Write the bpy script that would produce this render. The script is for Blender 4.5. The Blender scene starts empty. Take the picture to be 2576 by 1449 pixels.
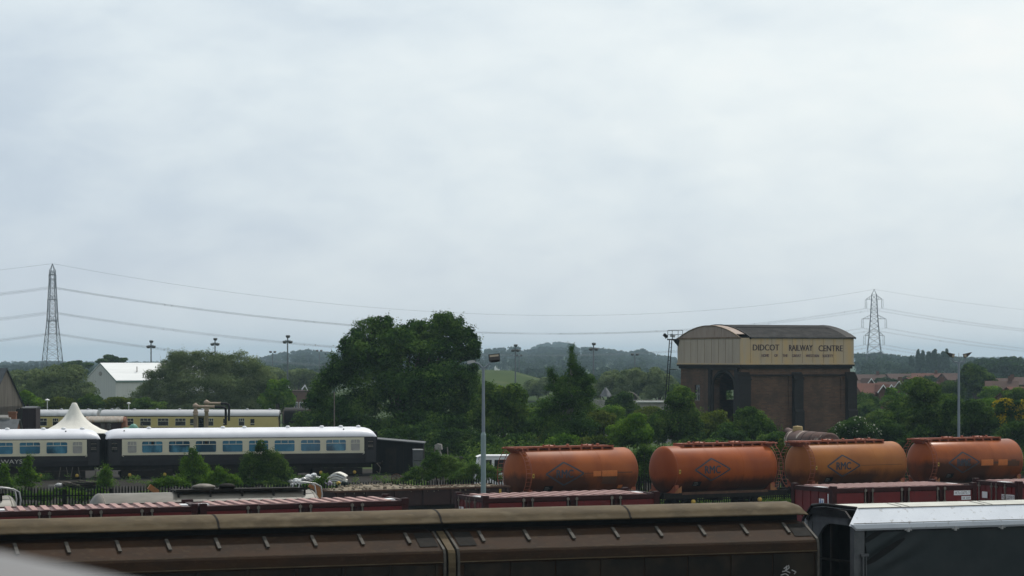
import bpy, bmesh, math, random
import numpy as np
from mathutils import Vector, Matrix
S = bpy.context.scene
COL = S.collection
R = math.radians
# ------------------------------------------------------------------ camera
F, CX, HOR, HC = 6600.0, 1288.0, 905.0, 8.36      # focal length / centre / horizon in picture units, eye height (m)
cd = bpy.data.cameras.new("camera"); cam = bpy.data.objects.new("camera", cd); COL.objects.link(cam)
cam.location = (0, 0, HC); cam.rotation_euler = (R(90), 0, 0)
cd.sensor_width = 36; cd.lens = 36*F/2576; cd.shift_y = 180.5/2576
cd.clip_start = 0.1; cd.clip_end = 30000
cd.dof.use_dof = True; cd.dof.focus_distance = 115; cd.dof.aperture_fstop = 4.2
S.camera = cam
# ------------------------------------------------------------------ light
SUN_EL, SUN_AZ = 56.0, 24.0       # azimuth measured from +Y (view direction) towards +X
sd = bpy.data.lights.new("sun", 'SUN'); sun = bpy.data.objects.new("sun", sd); COL.objects.link(sun)
sd.energy = 2.5; sd.angle = R(4.0); sd.color = (1.0, 0.955, 0.88)
v = Vector((math.sin(R(SUN_AZ))*math.cos(R(SUN_EL)), math.cos(R(SUN_AZ))*math.cos(R(SUN_EL)), math.sin(R(SUN_EL))))
sun.rotation_euler = v.to_track_quat('Z', 'Y').to_euler(); sun.location = (0, 0, 80)
S.view_settings.view_transform = 'Standard'; S.view_settings.look = 'None'
S.view_settings.gamma = 1; S.view_settings.exposure = 0
# ------------------------------------------------------------------ sky (clear sky seen through a thin veil of cloud)
W = bpy.data.worlds.new("World"); S.world = W; W.use_nodes = True
nt = W.node_tree; nt.nodes.clear()
def N(t, tree=None, **k):
    n = (tree or nt).nodes.new(t)
    for a, b in k.items(): setattr(n, a, b)
    return n
def LK(a, b, tree=None): (tree or nt).links.new(a, b)
out = N('ShaderNodeOutputWorld'); mix = N('ShaderNodeMixShader')
bg1 = N('ShaderNodeBackground'); bg2 = N('ShaderNodeBackground')
sky = N('ShaderNodeTexSky'); sky.sky_type = 'NISHITA'; sky.sun_disc = False
sky.sun_elevation = R(SUN_EL); sky.sun_rotation = R(SUN_AZ); sky.air_density = 1.3; sky.dust_density = 3.0
LK(sky.outputs[0], bg1.inputs[0]); bg1.inputs[1].default_value = 0.07
tc = N('ShaderNodeTexCoord')
def sky_noise(scale, sc3, detail, rough, dist, loc=(0, 0, 0), rot=(0, 0, 0)):
    mp = N('ShaderNodeMapping'); mp.inputs['Scale'].default_value = sc3; mp.inputs['Location'].default_value = loc; mp.inputs['Rotation'].default_value = rot
    LK(tc.outputs['Generated'], mp.inputs[0])
    n = N('ShaderNodeTexNoise'); n.inputs['Scale'].default_value = scale; n.inputs['Detail'].default_value = detail
    n.inputs['Roughness'].default_value = rough; n.inputs['Distortion'].default_value = dist
    LK(mp.outputs[0], n.inputs[0]); return n
n1 = sky_noise(7.5, (1, 1, 2.2), 6, 0.46, 0.35, (3.1, 0.3, 0.25), (0, R(16), 0))
n2 = sky_noise(30.0, (1, 1, 2.2), 6, 0.5, 0.25, (7.7, 2.1, 1.1), (0, R(12), 0))
sep = N('ShaderNodeSeparateXYZ'); LK(tc.outputs['Generated'], sep.inputs[0])
# cloud amount: grows with height above the horizon, a little brighter to the right
def M(op, a, b=None, c=None, clamp=False):
    n = N('ShaderNodeMath', operation=op); n.use_clamp = clamp
    for i, q in enumerate((a, b, c)):
        if q is None: continue
        if isinstance(q, (int, float)): n.inputs[i].default_value = q
        else: LK(q, n.inputs[i])
    return n.outputs[0]
e1 = M('MULTIPLY', n1.outputs['Fac'], 0.68); e2 = M('MULTIPLY_ADD', n2.outputs['Fac'], 0.32, e1)
hgt = M('MULTIPLY_ADD', sep.outputs['Z'], 1.3, M('MULTIPLY', sep.outputs['X'], 1.2))
hgt = M('MAXIMUM', M('MINIMUM', hgt, 0.36), -0.30)
cl = M('ADD', M('MULTIPLY', M('SUBTRACT', e2, 0.5), 1.15), M('ADD', hgt, 0.42), clamp=True)
cr = N('ShaderNodeValToRGB'); LK(cl, cr.inputs[0])
E = cr.color_ramp.elements
E[0].position = 0.0; E[0].color = (0.515, 0.615, 0.735, 1)
E[1].position = 1.0; E[1].color = (1.04, 1.06, 1.05, 1)
for p, c in ((0.25, (0.62, 0.72, 0.825)), (0.5, (0.79, 0.88, 0.94)), (0.75, (0.93, 1.0, 1.02))):
    e = E.new(p); e.color = c + (1,)
# pale warm band of distance right above the horizon
hz = M('SUBTRACT', 1.0, M('MULTIPLY', sep.outputs['Z'], 17.0), clamp=True)
mc = N('ShaderNodeMix'); mc.data_type = 'RGBA'; LK(M('MULTIPLY', hz, 0.55), mc.inputs[0]); LK(cr.outputs[0], mc.inputs[6])
mc.inputs[7].default_value = (0.77, 0.81, 0.845, 1)
# the veil is thin and bright towards the sun, thick and grey behind the viewer
sd_ = M('ADD', M('MULTIPLY', sep.outputs['X'], math.sin(R(SUN_AZ))), M('MULTIPLY', sep.outputs['Y'], math.cos(R(SUN_AZ))))
dim = N('ShaderNodeMapRange'); dim.interpolation_type = 'SMOOTHSTEP'; LK(sd_, dim.inputs[0])
for i_, v_ in ((1, -0.55), (2, 0.75), (3, 0.72), (4, 1.0)): dim.inputs[i_].default_value = v_
LK(mc.outputs[2], bg2.inputs[0]); LK(dim.outputs[0], bg2.inputs[1])
mix.inputs[0].default_value = 0.88
LK(bg1.outputs[0], mix.inputs[1]); LK(bg2.outputs[0], mix.inputs[2]); LK(mix.outputs[0], out.inputs[0])
# ------------------------------------------------------------------ helpers
def P(dx, dy, Y): return Vector(((dx-CX)/F*Y, Y, HC-(dy-HOR)/F*Y))
def px(n, Y): return n/F*Y
def tag(o, label=None, cat=None, group=None, kind=None):
    if label: o['label'] = label
    if cat: o['category'] = cat
    if group: o['group'] = group
    if kind: o['kind'] = kind
    return o
def thing(name, label, cat, loc=(0, 0, 0), rz=0.0, group=None):
    o = bpy.data.objects.new(name, None); COL.objects.link(o); o.empty_display_size = 0.3
    o.location = loc; o.rotation_euler = (0, 0, rz); return tag(o, label, cat, group)
def copy_tree(o, parent=None):
    c = o.copy(); COL.objects.link(c); c.parent = parent
    for ch in list(o.children): copy_tree(ch, c)
    return c
class MB:
    def __init__(s): s.v = []; s.f = []; s.s = []
    def add(s, vs, fs, sm=False):
        b = len(s.v); s.v += [tuple(p) for p in vs]; s.f += [tuple(i+b for i in f) for f in fs]
        s.s += [sm]*len(fs); return s
    def box(s, x0, x1, y0, y1, z0, z1, mtx=None):
        vs = [Vector(p) for p in ((x0,y0,z0),(x1,y0,z0),(x1,y1,z0),(x0,y1,z0),(x0,y0,z1),(x1,y0,z1),(x1,y1,z1),(x0,y1,z1))]
        if mtx: vs = [mtx @ p for p in vs]
        return s.add(vs, [(0,3,2,1),(4,5,6,7),(0,1,5,4),(1,2,6,5),(2,3,7,6),(3,0,4,7)])
    def prism(s, prof, x0, x1, sm=False, axis='x', caps=True):
        n = len(prof); vs = []
        for x in (x0, x1):
            for (a, b) in prof: vs.append((x, a, b) if axis == 'x' else ((a, x, b) if axis == 'y' else (a, b, x)))
        s.add(vs, [(i, (i+1) % n, n+(i+1) % n, n+i) for i in range(n)], sm)
        if caps: s.add(vs, [tuple(range(n))[::-1], tuple(range(n, 2*n))])
        return s
    def sheet(s, prof, x0, x1, sm=False, t=0.0):          # open profile (y,z) swept along x
        n = len(prof); vs = [(x, a, b) for x in (x0, x1) for a, b in prof]
        return s.add(vs, [(i, i+1, n+i+1, n+i) for i in range(n-1)], sm)
    def loft(s, secs, sm=True, caps=True, closed=True):
        n = len(secs[0]); vs = [p for q in secs for p in q]; fs = []
        for k in range(len(secs)-1):
            for i in range(n if closed else n-1):
                j = (i+1) % n; fs.append((k*n+i, k*n+j, (k+1)*n+j, (k+1)*n+i))
        s.add(vs, fs, sm)
        if caps: s.add(secs[0], [tuple(range(n))[::-1]]); s.add(secs[-1], [tuple(range(n))])
        return s
    def tube(s, p0, p1, r0, r1=None, n=8, caps=True, sm=True):
        p0 = Vector(p0); p1 = Vector(p1); r1 = r0 if r1 is None else r1
        d = (p1-p0); d = d.normalized() if d.length > 1e-9 else Vector((0, 0, 1))
        a = d.orthogonal().normalized(); b = d.cross(a)
        ring = lambda p, r: [p+(a*math.cos(2*math.pi*i/n)+b*math.sin(2*math.pi*i/n))*r for i in range(n)]
        return s.loft([ring(p0, r0), ring(p1, r1)], sm, caps)
    def path(s, pts, r, n=6, caps=True):
        pts = [Vector(p) for p in pts]; secs = []; a = None
        rs = r if isinstance(r, (list, tuple)) else [r]*len(pts)
        for i, p in enumerate(pts):
            d = (pts[min(i+1, len(pts)-1)]-pts[max(i-1, 0)]).normalized()
            a = d.orthogonal().normalized() if a is None else (a-d*a.dot(d)).normalized()
            b = d.cross(a)
            secs.append([p+(a*math.cos(2*math.pi*k/n)+b*math.sin(2*math.pi*k/n))*rs[i] for k in range(n)])
        return s.loft(secs, True, caps)
    def lathe(s, prof, o=(0, 0, 0), axis='z', n=20, caps=True, sm=True):
        secs = []
        for (r, h) in prof:
            q = []
            for k in range(n):
                c, d = r*math.cos(2*math.pi*k/n), r*math.sin(2*math.pi*k/n)
                q.append(Vector(o)+Vector((c, d, h) if axis == 'z' else ((h, c, d) if axis == 'x' else (c, h, d))))
            secs.append(q)
        return s.loft(secs, sm, caps)
    def build(s, name, mat, parent=None, loc=None, rz=None, kind=None, label=None):
        me = bpy.data.meshes.new(name); me.from_pydata(s.v, [], s.f)
        me.polygons.foreach_set('use_smooth', s.s)
        me.materials.append(mat)
        bm = bmesh.new(); bm.from_mesh(me); bmesh.ops.recalc_face_normals(bm, faces=bm.faces); bm.to_mesh(me); bm.free()
        o = bpy.data.objects.new(name, me); COL.objects.link(o)
        if parent: o.parent = parent
        if loc is not None: o.location = loc
        if rz is not None: o.rotation_euler = (0, 0, rz)
        if kind: o['kind'] = kind
        if label: o['label'] = label
        return o
_mats = {}
def mat(name, c, c2=None, scale=2.0, stretch=(1, 1, 1), lo=0.4, hi=0.65, rough=0.7, metal=0.0, bump=0.0, bscale=20.0, spec=0.3, detail=6, c3=None, s3=9.0, lo3=0.55, hi3=0.7):
    if name in _mats: return _mats[name]
    m = bpy.data.materials.new(name); m.use_nodes = True; t = m.node_tree; b = t.nodes['Principled BSDF']
    b.inputs['Roughness'].default_value = rough; b.inputs['Metallic'].default_value = metal
    b.inputs['Specular IOR Level'].default_value = spec
    c = tuple(c)+(1,)
    co = N('ShaderNodeTexCoord', t); mp = N('ShaderNodeMapping', t); mp.inputs['Scale'].default_value = stretch
    LK(co.outputs['Object'], mp.inputs[0], t)
    col = None
    if c2 is not None:
        n = N('ShaderNodeTexNoise', t); n.inputs['Scale'].default_value = scale; n.inputs['Detail'].default_value = detail; n.inputs['Roughness'].default_value = 0.6
        LK(mp.outputs[0], n.inputs[0], t)
        r = N('ShaderNodeValToRGB', t); r.color_ramp.elements[0].position = lo; r.color_ramp.elements[1].position = hi
        r.color_ramp.elements[0].color = c; r.color_ramp.elements[1].color = tuple(c2)+(1,)
        LK(n.outputs['Fac'], r.inputs[0], t); col = r.outputs[0]
        if c3 is not None:
            n3 = N('ShaderNodeTexNoise', t); n3.inputs['Scale'].default_value = s3; n3.inputs['Detail'].default_value = 8
            LK(mp.outputs[0], n3.inputs[0], t)
            mr = N('ShaderNodeMapRange', t); mr.inputs[1].default_value = lo3; mr.inputs[2].default_value = hi3; LK(n3.outputs['Fac'], mr.inputs[0], t)
            mx = N('ShaderNodeMix', t); mx.data_type = 'RGBA'; LK(mr.outputs[0], mx.inputs[0], t); LK(col, mx.inputs[6], t); mx.inputs[7].default_value = tuple(c3)+(1,)
            col = mx.outputs[2]
        LK(col, b.inputs['Base Color'], t)
    else: b.inputs['Base Color'].default_value = c
    if bump:
        n2 = N('ShaderNodeTexNoise', t); n2.inputs['Scale'].default_value = bscale; n2.inputs['Detail'].default_value = 4; LK(mp.outputs[0], n2.inputs[0], t)
        bp = N('ShaderNodeBump', t); bp.inputs['Strength'].default_value = bump; bp.inputs['Distance'].default_value = 0.05
        LK(n2.outputs['Fac'], bp.inputs['Height'], t); LK(bp.outputs[0], b.inputs['Normal'], t)
    _mats[name] = m; return m
def leafmat(name, a, b, c, trans=0.3, nscale=0.55):
    """foliage: colour varies leaf by leaf and in patches"""
    m = bpy.data.materials.new(name); m.use_nodes = True; t = m.node_tree; t.nodes.clear()
    o = N('ShaderNodeOutputMaterial', t); g = N('ShaderNodeNewGeometry', t); co = N('ShaderNodeTexCoord', t)
    n = N('ShaderNodeTexNoise', t); n.inputs['Scale'].default_value = nscale; n.inputs['Detail'].default_value = 3; LK(co.outputs['Object'], n.inputs[0], t)
    ad = N('ShaderNodeMath', t, operation='MULTIPLY_ADD'); LK(g.outputs['Random Per Island'], ad.inputs[0], t); ad.inputs[1].default_value = 0.6
    sb = N('ShaderNodeMath', t, operation='MULTIPLY_ADD'); LK(n.outputs['Fac'], sb.inputs[0], t); sb.inputs[1].default_value = 2.6; sb.inputs[2].default_value = -1.08
    LK(sb.outputs[0], ad.inputs[2], t)
    r = N('ShaderNodeValToRGB', t); r.color_ramp.elements[0].color = tuple(a)+(1,); r.color_ramp.elements[1].color = tuple(c)+(1,)
    e = r.color_ramp.elements.new(0.5); e.color = tuple(b)+(1,)
    LK(ad.outputs[0], r.inputs[0], t)
    d = N('ShaderNodeBsdfDiffuse', t); tr = N('ShaderNodeBsdfTranslucent', t); mx = N('ShaderNodeMixShader', t); mx.inputs[0].default_value = trans
    LK(r.outputs[0], d.inputs[0], t); LK(r.outputs[0], tr.inputs[0], t); LK(d.outputs[0], mx.inputs[1], t); LK(tr.outputs[0], mx.inputs[2], t)
    LK(mx.outputs[0], o.inputs[0], t); return m
_txt = {}
def text2d(s, bold=0.0):
    if (s, bold) in _txt: return _txt[(s, bold)]
    cu = bpy.data.curves.new("lettering", 'FONT'); cu.body = s; cu.offset = bold; cu.resolution_u = 3
    ob = bpy.data.objects.new("lettering", cu); COL.objects.link(ob)
    bpy.context.view_layer.update()
    me = bpy.data.meshes.new_from_object(ob)
    vs = np.array([v.co[:2] for v in me.vertices]); fs = [tuple(p.vertices) for p in me.polygons]
    bpy.data.objects.remove(ob); bpy.data.curves.remove(cu); bpy.data.meshes.remove(me)
    vs -= vs.min(0); vs /= vs.max(0)
    _txt[(s, bold)] = (vs, fs); return vs, fs
def word(mb, s, x0, x1, z0, z1, fn, bold=0.0, cuts=0):
    """lettering fitted into a rectangle; fn maps (u, v) on the surface to a point"""
    vs, fs = text2d(s, bold)
    if cuts:
        bm = bmesh.new(); bv = [bm.verts.new((a, b, 0)) for a, b in vs]
        for f in fs:
            try: bm.faces.new([bv[i] for i in f])
            except ValueError: pass
        bmesh.ops.triangulate(bm, faces=bm.faces[:])
        for k in range(1, cuts):
            bmesh.ops.bisect_plane(bm, geom=bm.verts[:]+bm.edges[:]+bm.faces[:], plane_co=(0, k/cuts, 0), plane_no=(0, 1, 0))
        bm.verts.index_update(); vs = [(q.co.x, q.co.y) for q in bm.verts]; fs = [tuple(q.index for q in f.verts) for f in bm.faces]; bm.free()
    mb.add([fn(x0+(x1-x0)*a, z0+(z1-z0)*b) for a, b in vs], fs)
# ------------------------------------------------------------------ materials
m_brown = mat('brown_paint', (0.038, 0.0185, 0.0085), (0.024, 0.0135, 0.0075), 0.9, (1, 1, 3), rough=0.75, c3=(0.055, 0.034, 0.017), s3=5, lo3=0.55, hi3=0.8, bump=0.1, spec=0.12)
m_hood = mat('weathered_roof_sheet', (0.1, 0.072, 0.038), (0.064, 0.046, 0.025), 0.8, (1, 2, 2), rough=0.75, c3=(0.13, 0.102, 0.062), s3=2.2, lo3=0.5, hi3=0.75, spec=0.15)
m_panel = mat('dark_side_panel', (0.013, 0.011, 0.009), (0.022, 0.017, 0.012), 1.3, rough=0.75, c3=(0.038, 0.028, 0.017), s3=0.8, lo3=0.5, hi3=0.72, spec=0.12)
m_rib = mat('dusty_steel', (0.19, 0.17, 0.14), (0.12, 0.105, 0.09), 6, rough=0.6)
m_black = mat('soot_black', (0.008, 0.008, 0.0085), (0.014, 0.013, 0.013), 3, rough=0.6, spec=0.1)
m_under = mat('grimy_underframe', (0.012, 0.011, 0.01), (0.02, 0.017, 0.014), 4, rough=0.8, spec=0.1)
m_roofrib = mat('dull_rib_steel', (0.085, 0.077, 0.066), (0.055, 0.05, 0.043), 6, rough=0.7, spec=.15)
m_steel = mat('bare_steel', (0.42, 0.42, 0.42), (0.32, 0.32, 0.32), 5, rough=0.45, metal=0.3)
m_white = mat('white_paint', (0.78, 0.79, 0.80), (0.70, 0.71, 0.72), 1.2, rough=0.5)
m_whiteroof = mat('white_roof_sheet', (0.66, 0.70, 0.76), (0.57, 0.61, 0.67), 0.7, rough=0.45, c3=(0.4, 0.41, 0.42), s3=6, lo3=0.6, hi3=0.72)
m_whitetop = mat('grimy_white_roof_top', (0.55, 0.55, 0.49), (0.42, 0.42, 0.38), 0.9, rough=0.6)
m_greyframe = mat('grey_frame_paint', (0.095, 0.1, 0.105), (0.06, 0.065, 0.07), 2.5, rough=0.5)
m_curtain = mat('dark_green_curtain', (0.02, 0.027, 0.029), (0.028, 0.034, 0.036), 1.0, rough=0.7, bump=0.4, bscale=1.5, spec=0.2)
m_red = mat('red_container_paint', (0.15, 0.015, 0.016), (0.115, 0.013, 0.014), 1.4, rough=0.5, c3=(0.06, 0.016, 0.014), s3=4, lo3=0.6, hi3=0.75)
m_redroof = mat('dusty_maroon_roof', (0.125, 0.062, 0.062), (0.09, 0.046, 0.046), 2.2, rough=0.65)
m_redrib = mat('dusty_pink_roof_rib', (0.36, 0.205, 0.185), (0.29, 0.165, 0.15), 2.2, rough=0.65, c3=(0.4, 0.27, 0.17), s3=3, lo3=0.62, hi3=0.75)
m_maroon = mat('dark_maroon_frame', (0.045, 0.014, 0.014), (0.03, 0.011, 0.011), 3, rough=0.55, spec=0.15)
m_greytank = mat('grey_tank_paint', (0.2, 0.185, 0.16), (0.14, 0.13, 0.112), 0.8, (1, 2, 2), rough=0.5, c3=(0.09, 0.074, 0.054), s3=1.2, lo3=0.55, hi3=0.75)
m_rust = mat('rust_brown_steel', (0.085, 0.04, 0.022), (0.055, 0.027, 0.017), 1.6, rough=0.75, c3=(0.125, 0.062, 0.03), s3=4, lo3=0.58, hi3=0.75)
m_rustdark = mat('maroon_wagon_paint', (0.034, 0.015, 0.013), (0.024, 0.012, 0.011), 1.6, rough=0.7)
m_orangefit = mat('orange_fittings', (0.30, 0.075, 0.03), (0.20, 0.055, 0.03), 4, rough=0.55)
m_orangepatch = mat('orange_patch_paint', (0.55, 0.16, 0.035), (0.47, 0.14, 0.035), 4, rough=0.5)
m_orangebeam = mat('faded_orange_steel', (0.32, 0.13, 0.04), (0.22, 0.10, 0.04), 4, rough=0.6)
m_logo = mat('slate_logo_paint', (0.032, 0.036, 0.05), (0.055, 0.05, 0.055), 5, rough=0.6)
m_yellow = mat('yellow_paint', (0.55, 0.36, 0.06), (0.45, 0.30, 0.06), 5, rough=0.5)
m_cream = mat('cream_coach_paint', (0.60, 0.575, 0.44), (0.56, 0.535, 0.41), 1.2, rough=0.4)
m_coachdark = mat('dark_grey_coach_paint', (0.024, 0.024, 0.027), (0.019, 0.019, 0.022), 1.2, rough=0.45, spec=0.25)
m_coachroof = mat('white_coach_roof', (0.72, 0.73, 0.78), (0.65, 0.66, 0.71), 0.9, rough=0.42)
m_ycream = mat('yellow_cream_paint', (0.52, 0.43, 0.18), (0.47, 0.385, 0.16), 1.2, rough=0.5)
m_choc = mat('chocolate_paint', (0.02, 0.013, 0.01), (0.016, 0.01, 0.008), 1.2, rough=0.5)
m_greyroof = mat('grey_coach_roof', (0.43, 0.44, 0.46), (0.37, 0.38, 0.4), 0.6, (1, 3, 3), rough=0.5)
m_greyroofdirty = mat('patched_grey_roof', (0.46, 0.475, 0.50), (0.33, 0.34, 0.35), 1.6, rough=0.55)
m_blueglass = mat('blue_tinted_pane', (0.045, 0.16, 0.25), (0.014, 0.05, 0.085), 0.42, (1, 1, 0.6), lo=0.42, hi=0.6, rough=0.12, spec=0.5, c3=(0.12, 0.36, 0.5), s3=0.5, lo3=0.55, hi3=0.68)
m_darkglass = mat('dark_pane', (0.012, 0.013, 0.015), (0.03, 0.03, 0.032), 1.3, rough=0.15, spec=0.5)
m_frost = mat('frosted_pane', (0.33, 0.33, 0.31), (0.26, 0.26, 0.25), 3, rough=0.3)
m_winframe = mat('cream_window_frame', (0.58, 0.56, 0.46), None, rough=0.4)
m_tent = mat('white_canvas', (0.70, 0.68, 0.62), (0.62, 0.60, 0.55), 1.6, (1, 1, 0.25), rough=0.7)
m_stone = mat('tan_cast_iron_paint', (0.36, 0.27, 0.20), (0.30, 0.22, 0.165), 4, rough=0.55)
m_lampblue = mat('galvanised_blue_grey', (0.24, 0.285, 0.325), (0.19, 0.225, 0.26), 2.0, (1, 1, 0.3), rough=0.5)
m_lampgreen = mat('pale_green_grey_column', (0.26, 0.34, 0.34), (0.21, 0.28, 0.29), 2.0, (1, 1, 0.3), rough=0.5)
m_lamphead = mat('lamp_housing', (0.05, 0.047, 0.043), (0.035, 0.034, 0.032), 8, rough=0.5)
m_lamppale = mat('pale_lamp_housing', (0.42, 0.43, 0.43), None, rough=0.5)
m_lampglass = mat('lamp_glass', (0.35, 0.30, 0.22), None, rough=0.2, spec=0.5)
m_lattice = mat('lattice_steel', (0.05, 0.055, 0.06), (0.08, 0.085, 0.09), 0.3, rough=0.6)
m_wire = mat('wire', (0.16, 0.165, 0.17), None, rough=0.5)
m_mast = mat('mast_grey', (0.1, 0.115, 0.125), None, rough=0.5)
m_fence = mat('black_fence_paint', (0.007, 0.008, 0.007), (0.013, 0.013, 0.012), 4, rough=0.7, spec=0.1)
m_concrete = mat('concrete', (0.30, 0.29, 0.27), (0.21, 0.20, 0.19), 1.2, rough=0.85)
m_white_wall = mat('pale_cladding', (0.50, 0.51, 0.49), (0.43, 0.44, 0.43), 0.8, (6, 6, 0.15), rough=0.6)
m_white_sheet = mat('white_sheet_roof', (0.66, 0.68, 0.69), (0.58, 0.60, 0.61), 0.5, (5, 0.3, 0.3), rough=0.5)
m_greentrim = mat('green_trim', (0.06, 0.13, 0.11), None, rough=0.5)
m_slate = mat('grey_slate', (0.1, 0.11, 0.12), (0.07, 0.076, 0.082), 2, rough=0.75)
m_corr = mat('stained_cladding', (0.235, 0.2, 0.175), (0.15, 0.125, 0.108), 0.9, (5, 5, 0.3), rough=0.8)
m_rustroof = mat('rust_streaked_sheet', (0.34, 0.31, 0.27), (0.24, 0.20, 0.17), 1.4, (3, 1, 1), rough=0.75, c3=(0.27, 0.13, 0.06), s3=2.5, lo3=0.55, hi3=0.7)
m_teal = mat('pale_green_paint', (0.12, 0.30, 0.235), (0.10, 0.26, 0.20), 2, rough=0.5)
m_brickred = mat('orange_brick', (0.21, 0.088, 0.05), (0.16, 0.068, 0.041), 7, (1, 1, 3), rough=0.9)
m_purple = mat('purple_brown_paint', (0.03, 0.014, 0.018), (0.022, 0.011, 0.014), 1.5, (4, 4, 0.4), rough=0.6, spec=0.15)
m_tile = mat('red_brown_tile', (0.115, 0.05, 0.038), (0.085, 0.04, 0.031), 0.6, rough=0.85, spec=0.1)
m_tile2 = mat('dark_brown_tile', (0.075, 0.046, 0.039), (0.058, 0.038, 0.033), 0.6, rough=0.85, spec=0.1)
m_housebrick = mat('house_brick', (0.13, 0.07, 0.052), (0.105, 0.057, 0.044), 2, rough=0.9)
m_bark = mat('bark', (0.055, 0.045, 0.036), (0.09, 0.075, 0.06), 6, (1, 1, 0.3), rough=0.9)
m_birchbark = mat('pale_bark', (0.20, 0.19, 0.17), (0.09, 0.08, 0.07), 5, rough=0.9)
m_dirt = mat('stony_dirt', (0.024, 0.021, 0.018), (0.012, 0.011, 0.0095), 1.2, rough=0.95, bump=0.4, bscale=12, c3=(0.075, 0.068, 0.058), s3=14, lo3=0.6, hi3=0.72, spec=0.1)
m_ballast = mat('ballast', (0.05, 0.045, 0.04), (0.025, 0.022, 0.02), 14, rough=0.95, bump=0.5, bscale=25)
m_rubble = mat('rubble', (0.26, 0.215, 0.155), (0.12, 0.1, 0.078), 3.5, rough=0.95, bump=0.3)
m_wood = mat('weathered_wood', (0.085, 0.074, 0.06), (0.05, 0.043, 0.036), 3, rough=0.9)
m_blackboard = mat('tarred_boards', (0.008, 0.008, 0.0085), (0.014, 0.013, 0.0125), 1.2, (4, 4, 0.4), rough=0.85, spec=0.1)
m_field = mat('grass_field', (0.060, 0.095, 0.030), (0.085, 0.12, 0.040), 0.02, rough=0.95, c3=(0.10, 0.125, 0.05), s3=0.08)
m_far = mat('far_ground', (0.034, 0.058, 0.018), (0.05, 0.075, 0.026), 0.05, rough=0.95, c3=(0.075, 0.09, 0.036), s3=0.16, spec=0.05)
def brickmat(name, c1, c2, mortar, soot, bw=0.46, bh=0.15):
    m = bpy.data.materials.new(name); m.use_nodes = True; t = m.node_tree; b = t.nodes['Principled BSDF']; b.inputs['Roughness'].default_value = 0.9
    b.inputs['Specular IOR Level'].default_value = 0.15
    co = N('ShaderNodeTexCoord', t); sp = N('ShaderNodeSeparateXYZ', t); LK(co.outputs['Object'], sp.inputs[0], t)
    ad = N('ShaderNodeMath', t, operation='ADD'); LK(sp.outputs['X'], ad.inputs[0], t); LK(sp.outputs['Y'], ad.inputs[1], t)
    cb = N('ShaderNodeCombineXYZ', t); LK(ad.outputs[0], cb.inputs[0], t); LK(sp.outputs['Z'], cb.inputs[1], t)
    br = N('ShaderNodeTexBrick', t); LK(cb.outputs[0], br.inputs['Vector'], t); br.inputs['Scale'].default_value = 1
    br.inputs['Brick Width'].default_value = bw; br.inputs['Row Height'].default_value = bh; br.inputs['Mortar Size'].default_value = 0.015
    br.inputs['Color1'].default_value = c1+(1,); br.inputs['Color2'].default_value = c2+(1,); br.inputs['Mortar'].default_value = mortar+(1,)
    n = N('ShaderNodeTexNoise', t); n.inputs['Scale'].default_value = 0.55; n.inputs['Detail'].default_value = 8; n.inputs['Roughness'].default_value = 0.65; LK(co.outputs['Object'], n.inputs[0], t)
    mr = N('ShaderNodeMapRange', t); mr.inputs[1].default_value = 0.42; mr.inputs[2].default_value = 0.68; LK(n.outputs['Fac'], mr.inputs[0], t)
    mx = N('ShaderNodeMix', t); mx.data_type = 'RGBA'; LK(mr.outputs[0], mx.inputs[0], t); LK(br.outputs['Color'], mx.inputs[6], t); mx.inputs[7].default_value = soot+(1,)
    LK(mx.outputs[2], b.inputs['Base Color'], t); return m
m_brick = brickmat('sooty_red_brick', (0.140, 0.074, 0.048), (0.086, 0.050, 0.036), (0.110, 0.088, 0.068), (0.066, 0.044, 0.034))
m_bluebrick = brickmat('blue_engineering_brick', (0.028, 0.025, 0.026), (0.02, 0.019, 0.02), (0.028, 0.026, 0.024), (0.022, 0.019, 0.018))
def boardmat(name, c, c2, streak):
    """vertical painted sheets with rust runs"""
    return mat(name, c, c2, 0.7, rough=0.6, c3=streak, s3=1.1, lo3=0.6, hi3=0.8)
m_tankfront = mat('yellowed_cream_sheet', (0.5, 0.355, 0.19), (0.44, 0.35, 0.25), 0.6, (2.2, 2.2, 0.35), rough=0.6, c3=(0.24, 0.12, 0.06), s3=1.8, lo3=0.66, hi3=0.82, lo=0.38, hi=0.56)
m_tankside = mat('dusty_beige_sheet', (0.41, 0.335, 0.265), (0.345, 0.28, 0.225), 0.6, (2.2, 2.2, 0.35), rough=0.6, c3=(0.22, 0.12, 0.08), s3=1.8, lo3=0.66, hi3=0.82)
m_gable = mat('rusty_beige_gable', (0.32, 0.245, 0.20), (0.26, 0.19, 0.155), 0.6, (2.2, 2.2, 0.35), rough=0.6, c3=(0.18, 0.10, 0.07), s3=1.6, lo3=0.56, hi3=0.75)
m_seam = mat('rust_seam', (0.13, 0.085, 0.055), (0.20, 0.14, 0.08), 2.0, (1, 1, 0.6), rough=0.8)
m_asb = mat('corrugated_asbestos', (0.042, 0.04, 0.039), (0.068, 0.065, 0.062), 1.1, rough=0.9, c3=(0.03, 0.03, 0.028), s3=7, spec=0.1)
m_letter = mat('sign_paint', (0.055, 0.035, 0.04), None, rough=0.7)
m_letter2 = mat('faded_sign_paint', (0.13, 0.085, 0.09), None, rough=0.7)
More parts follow.
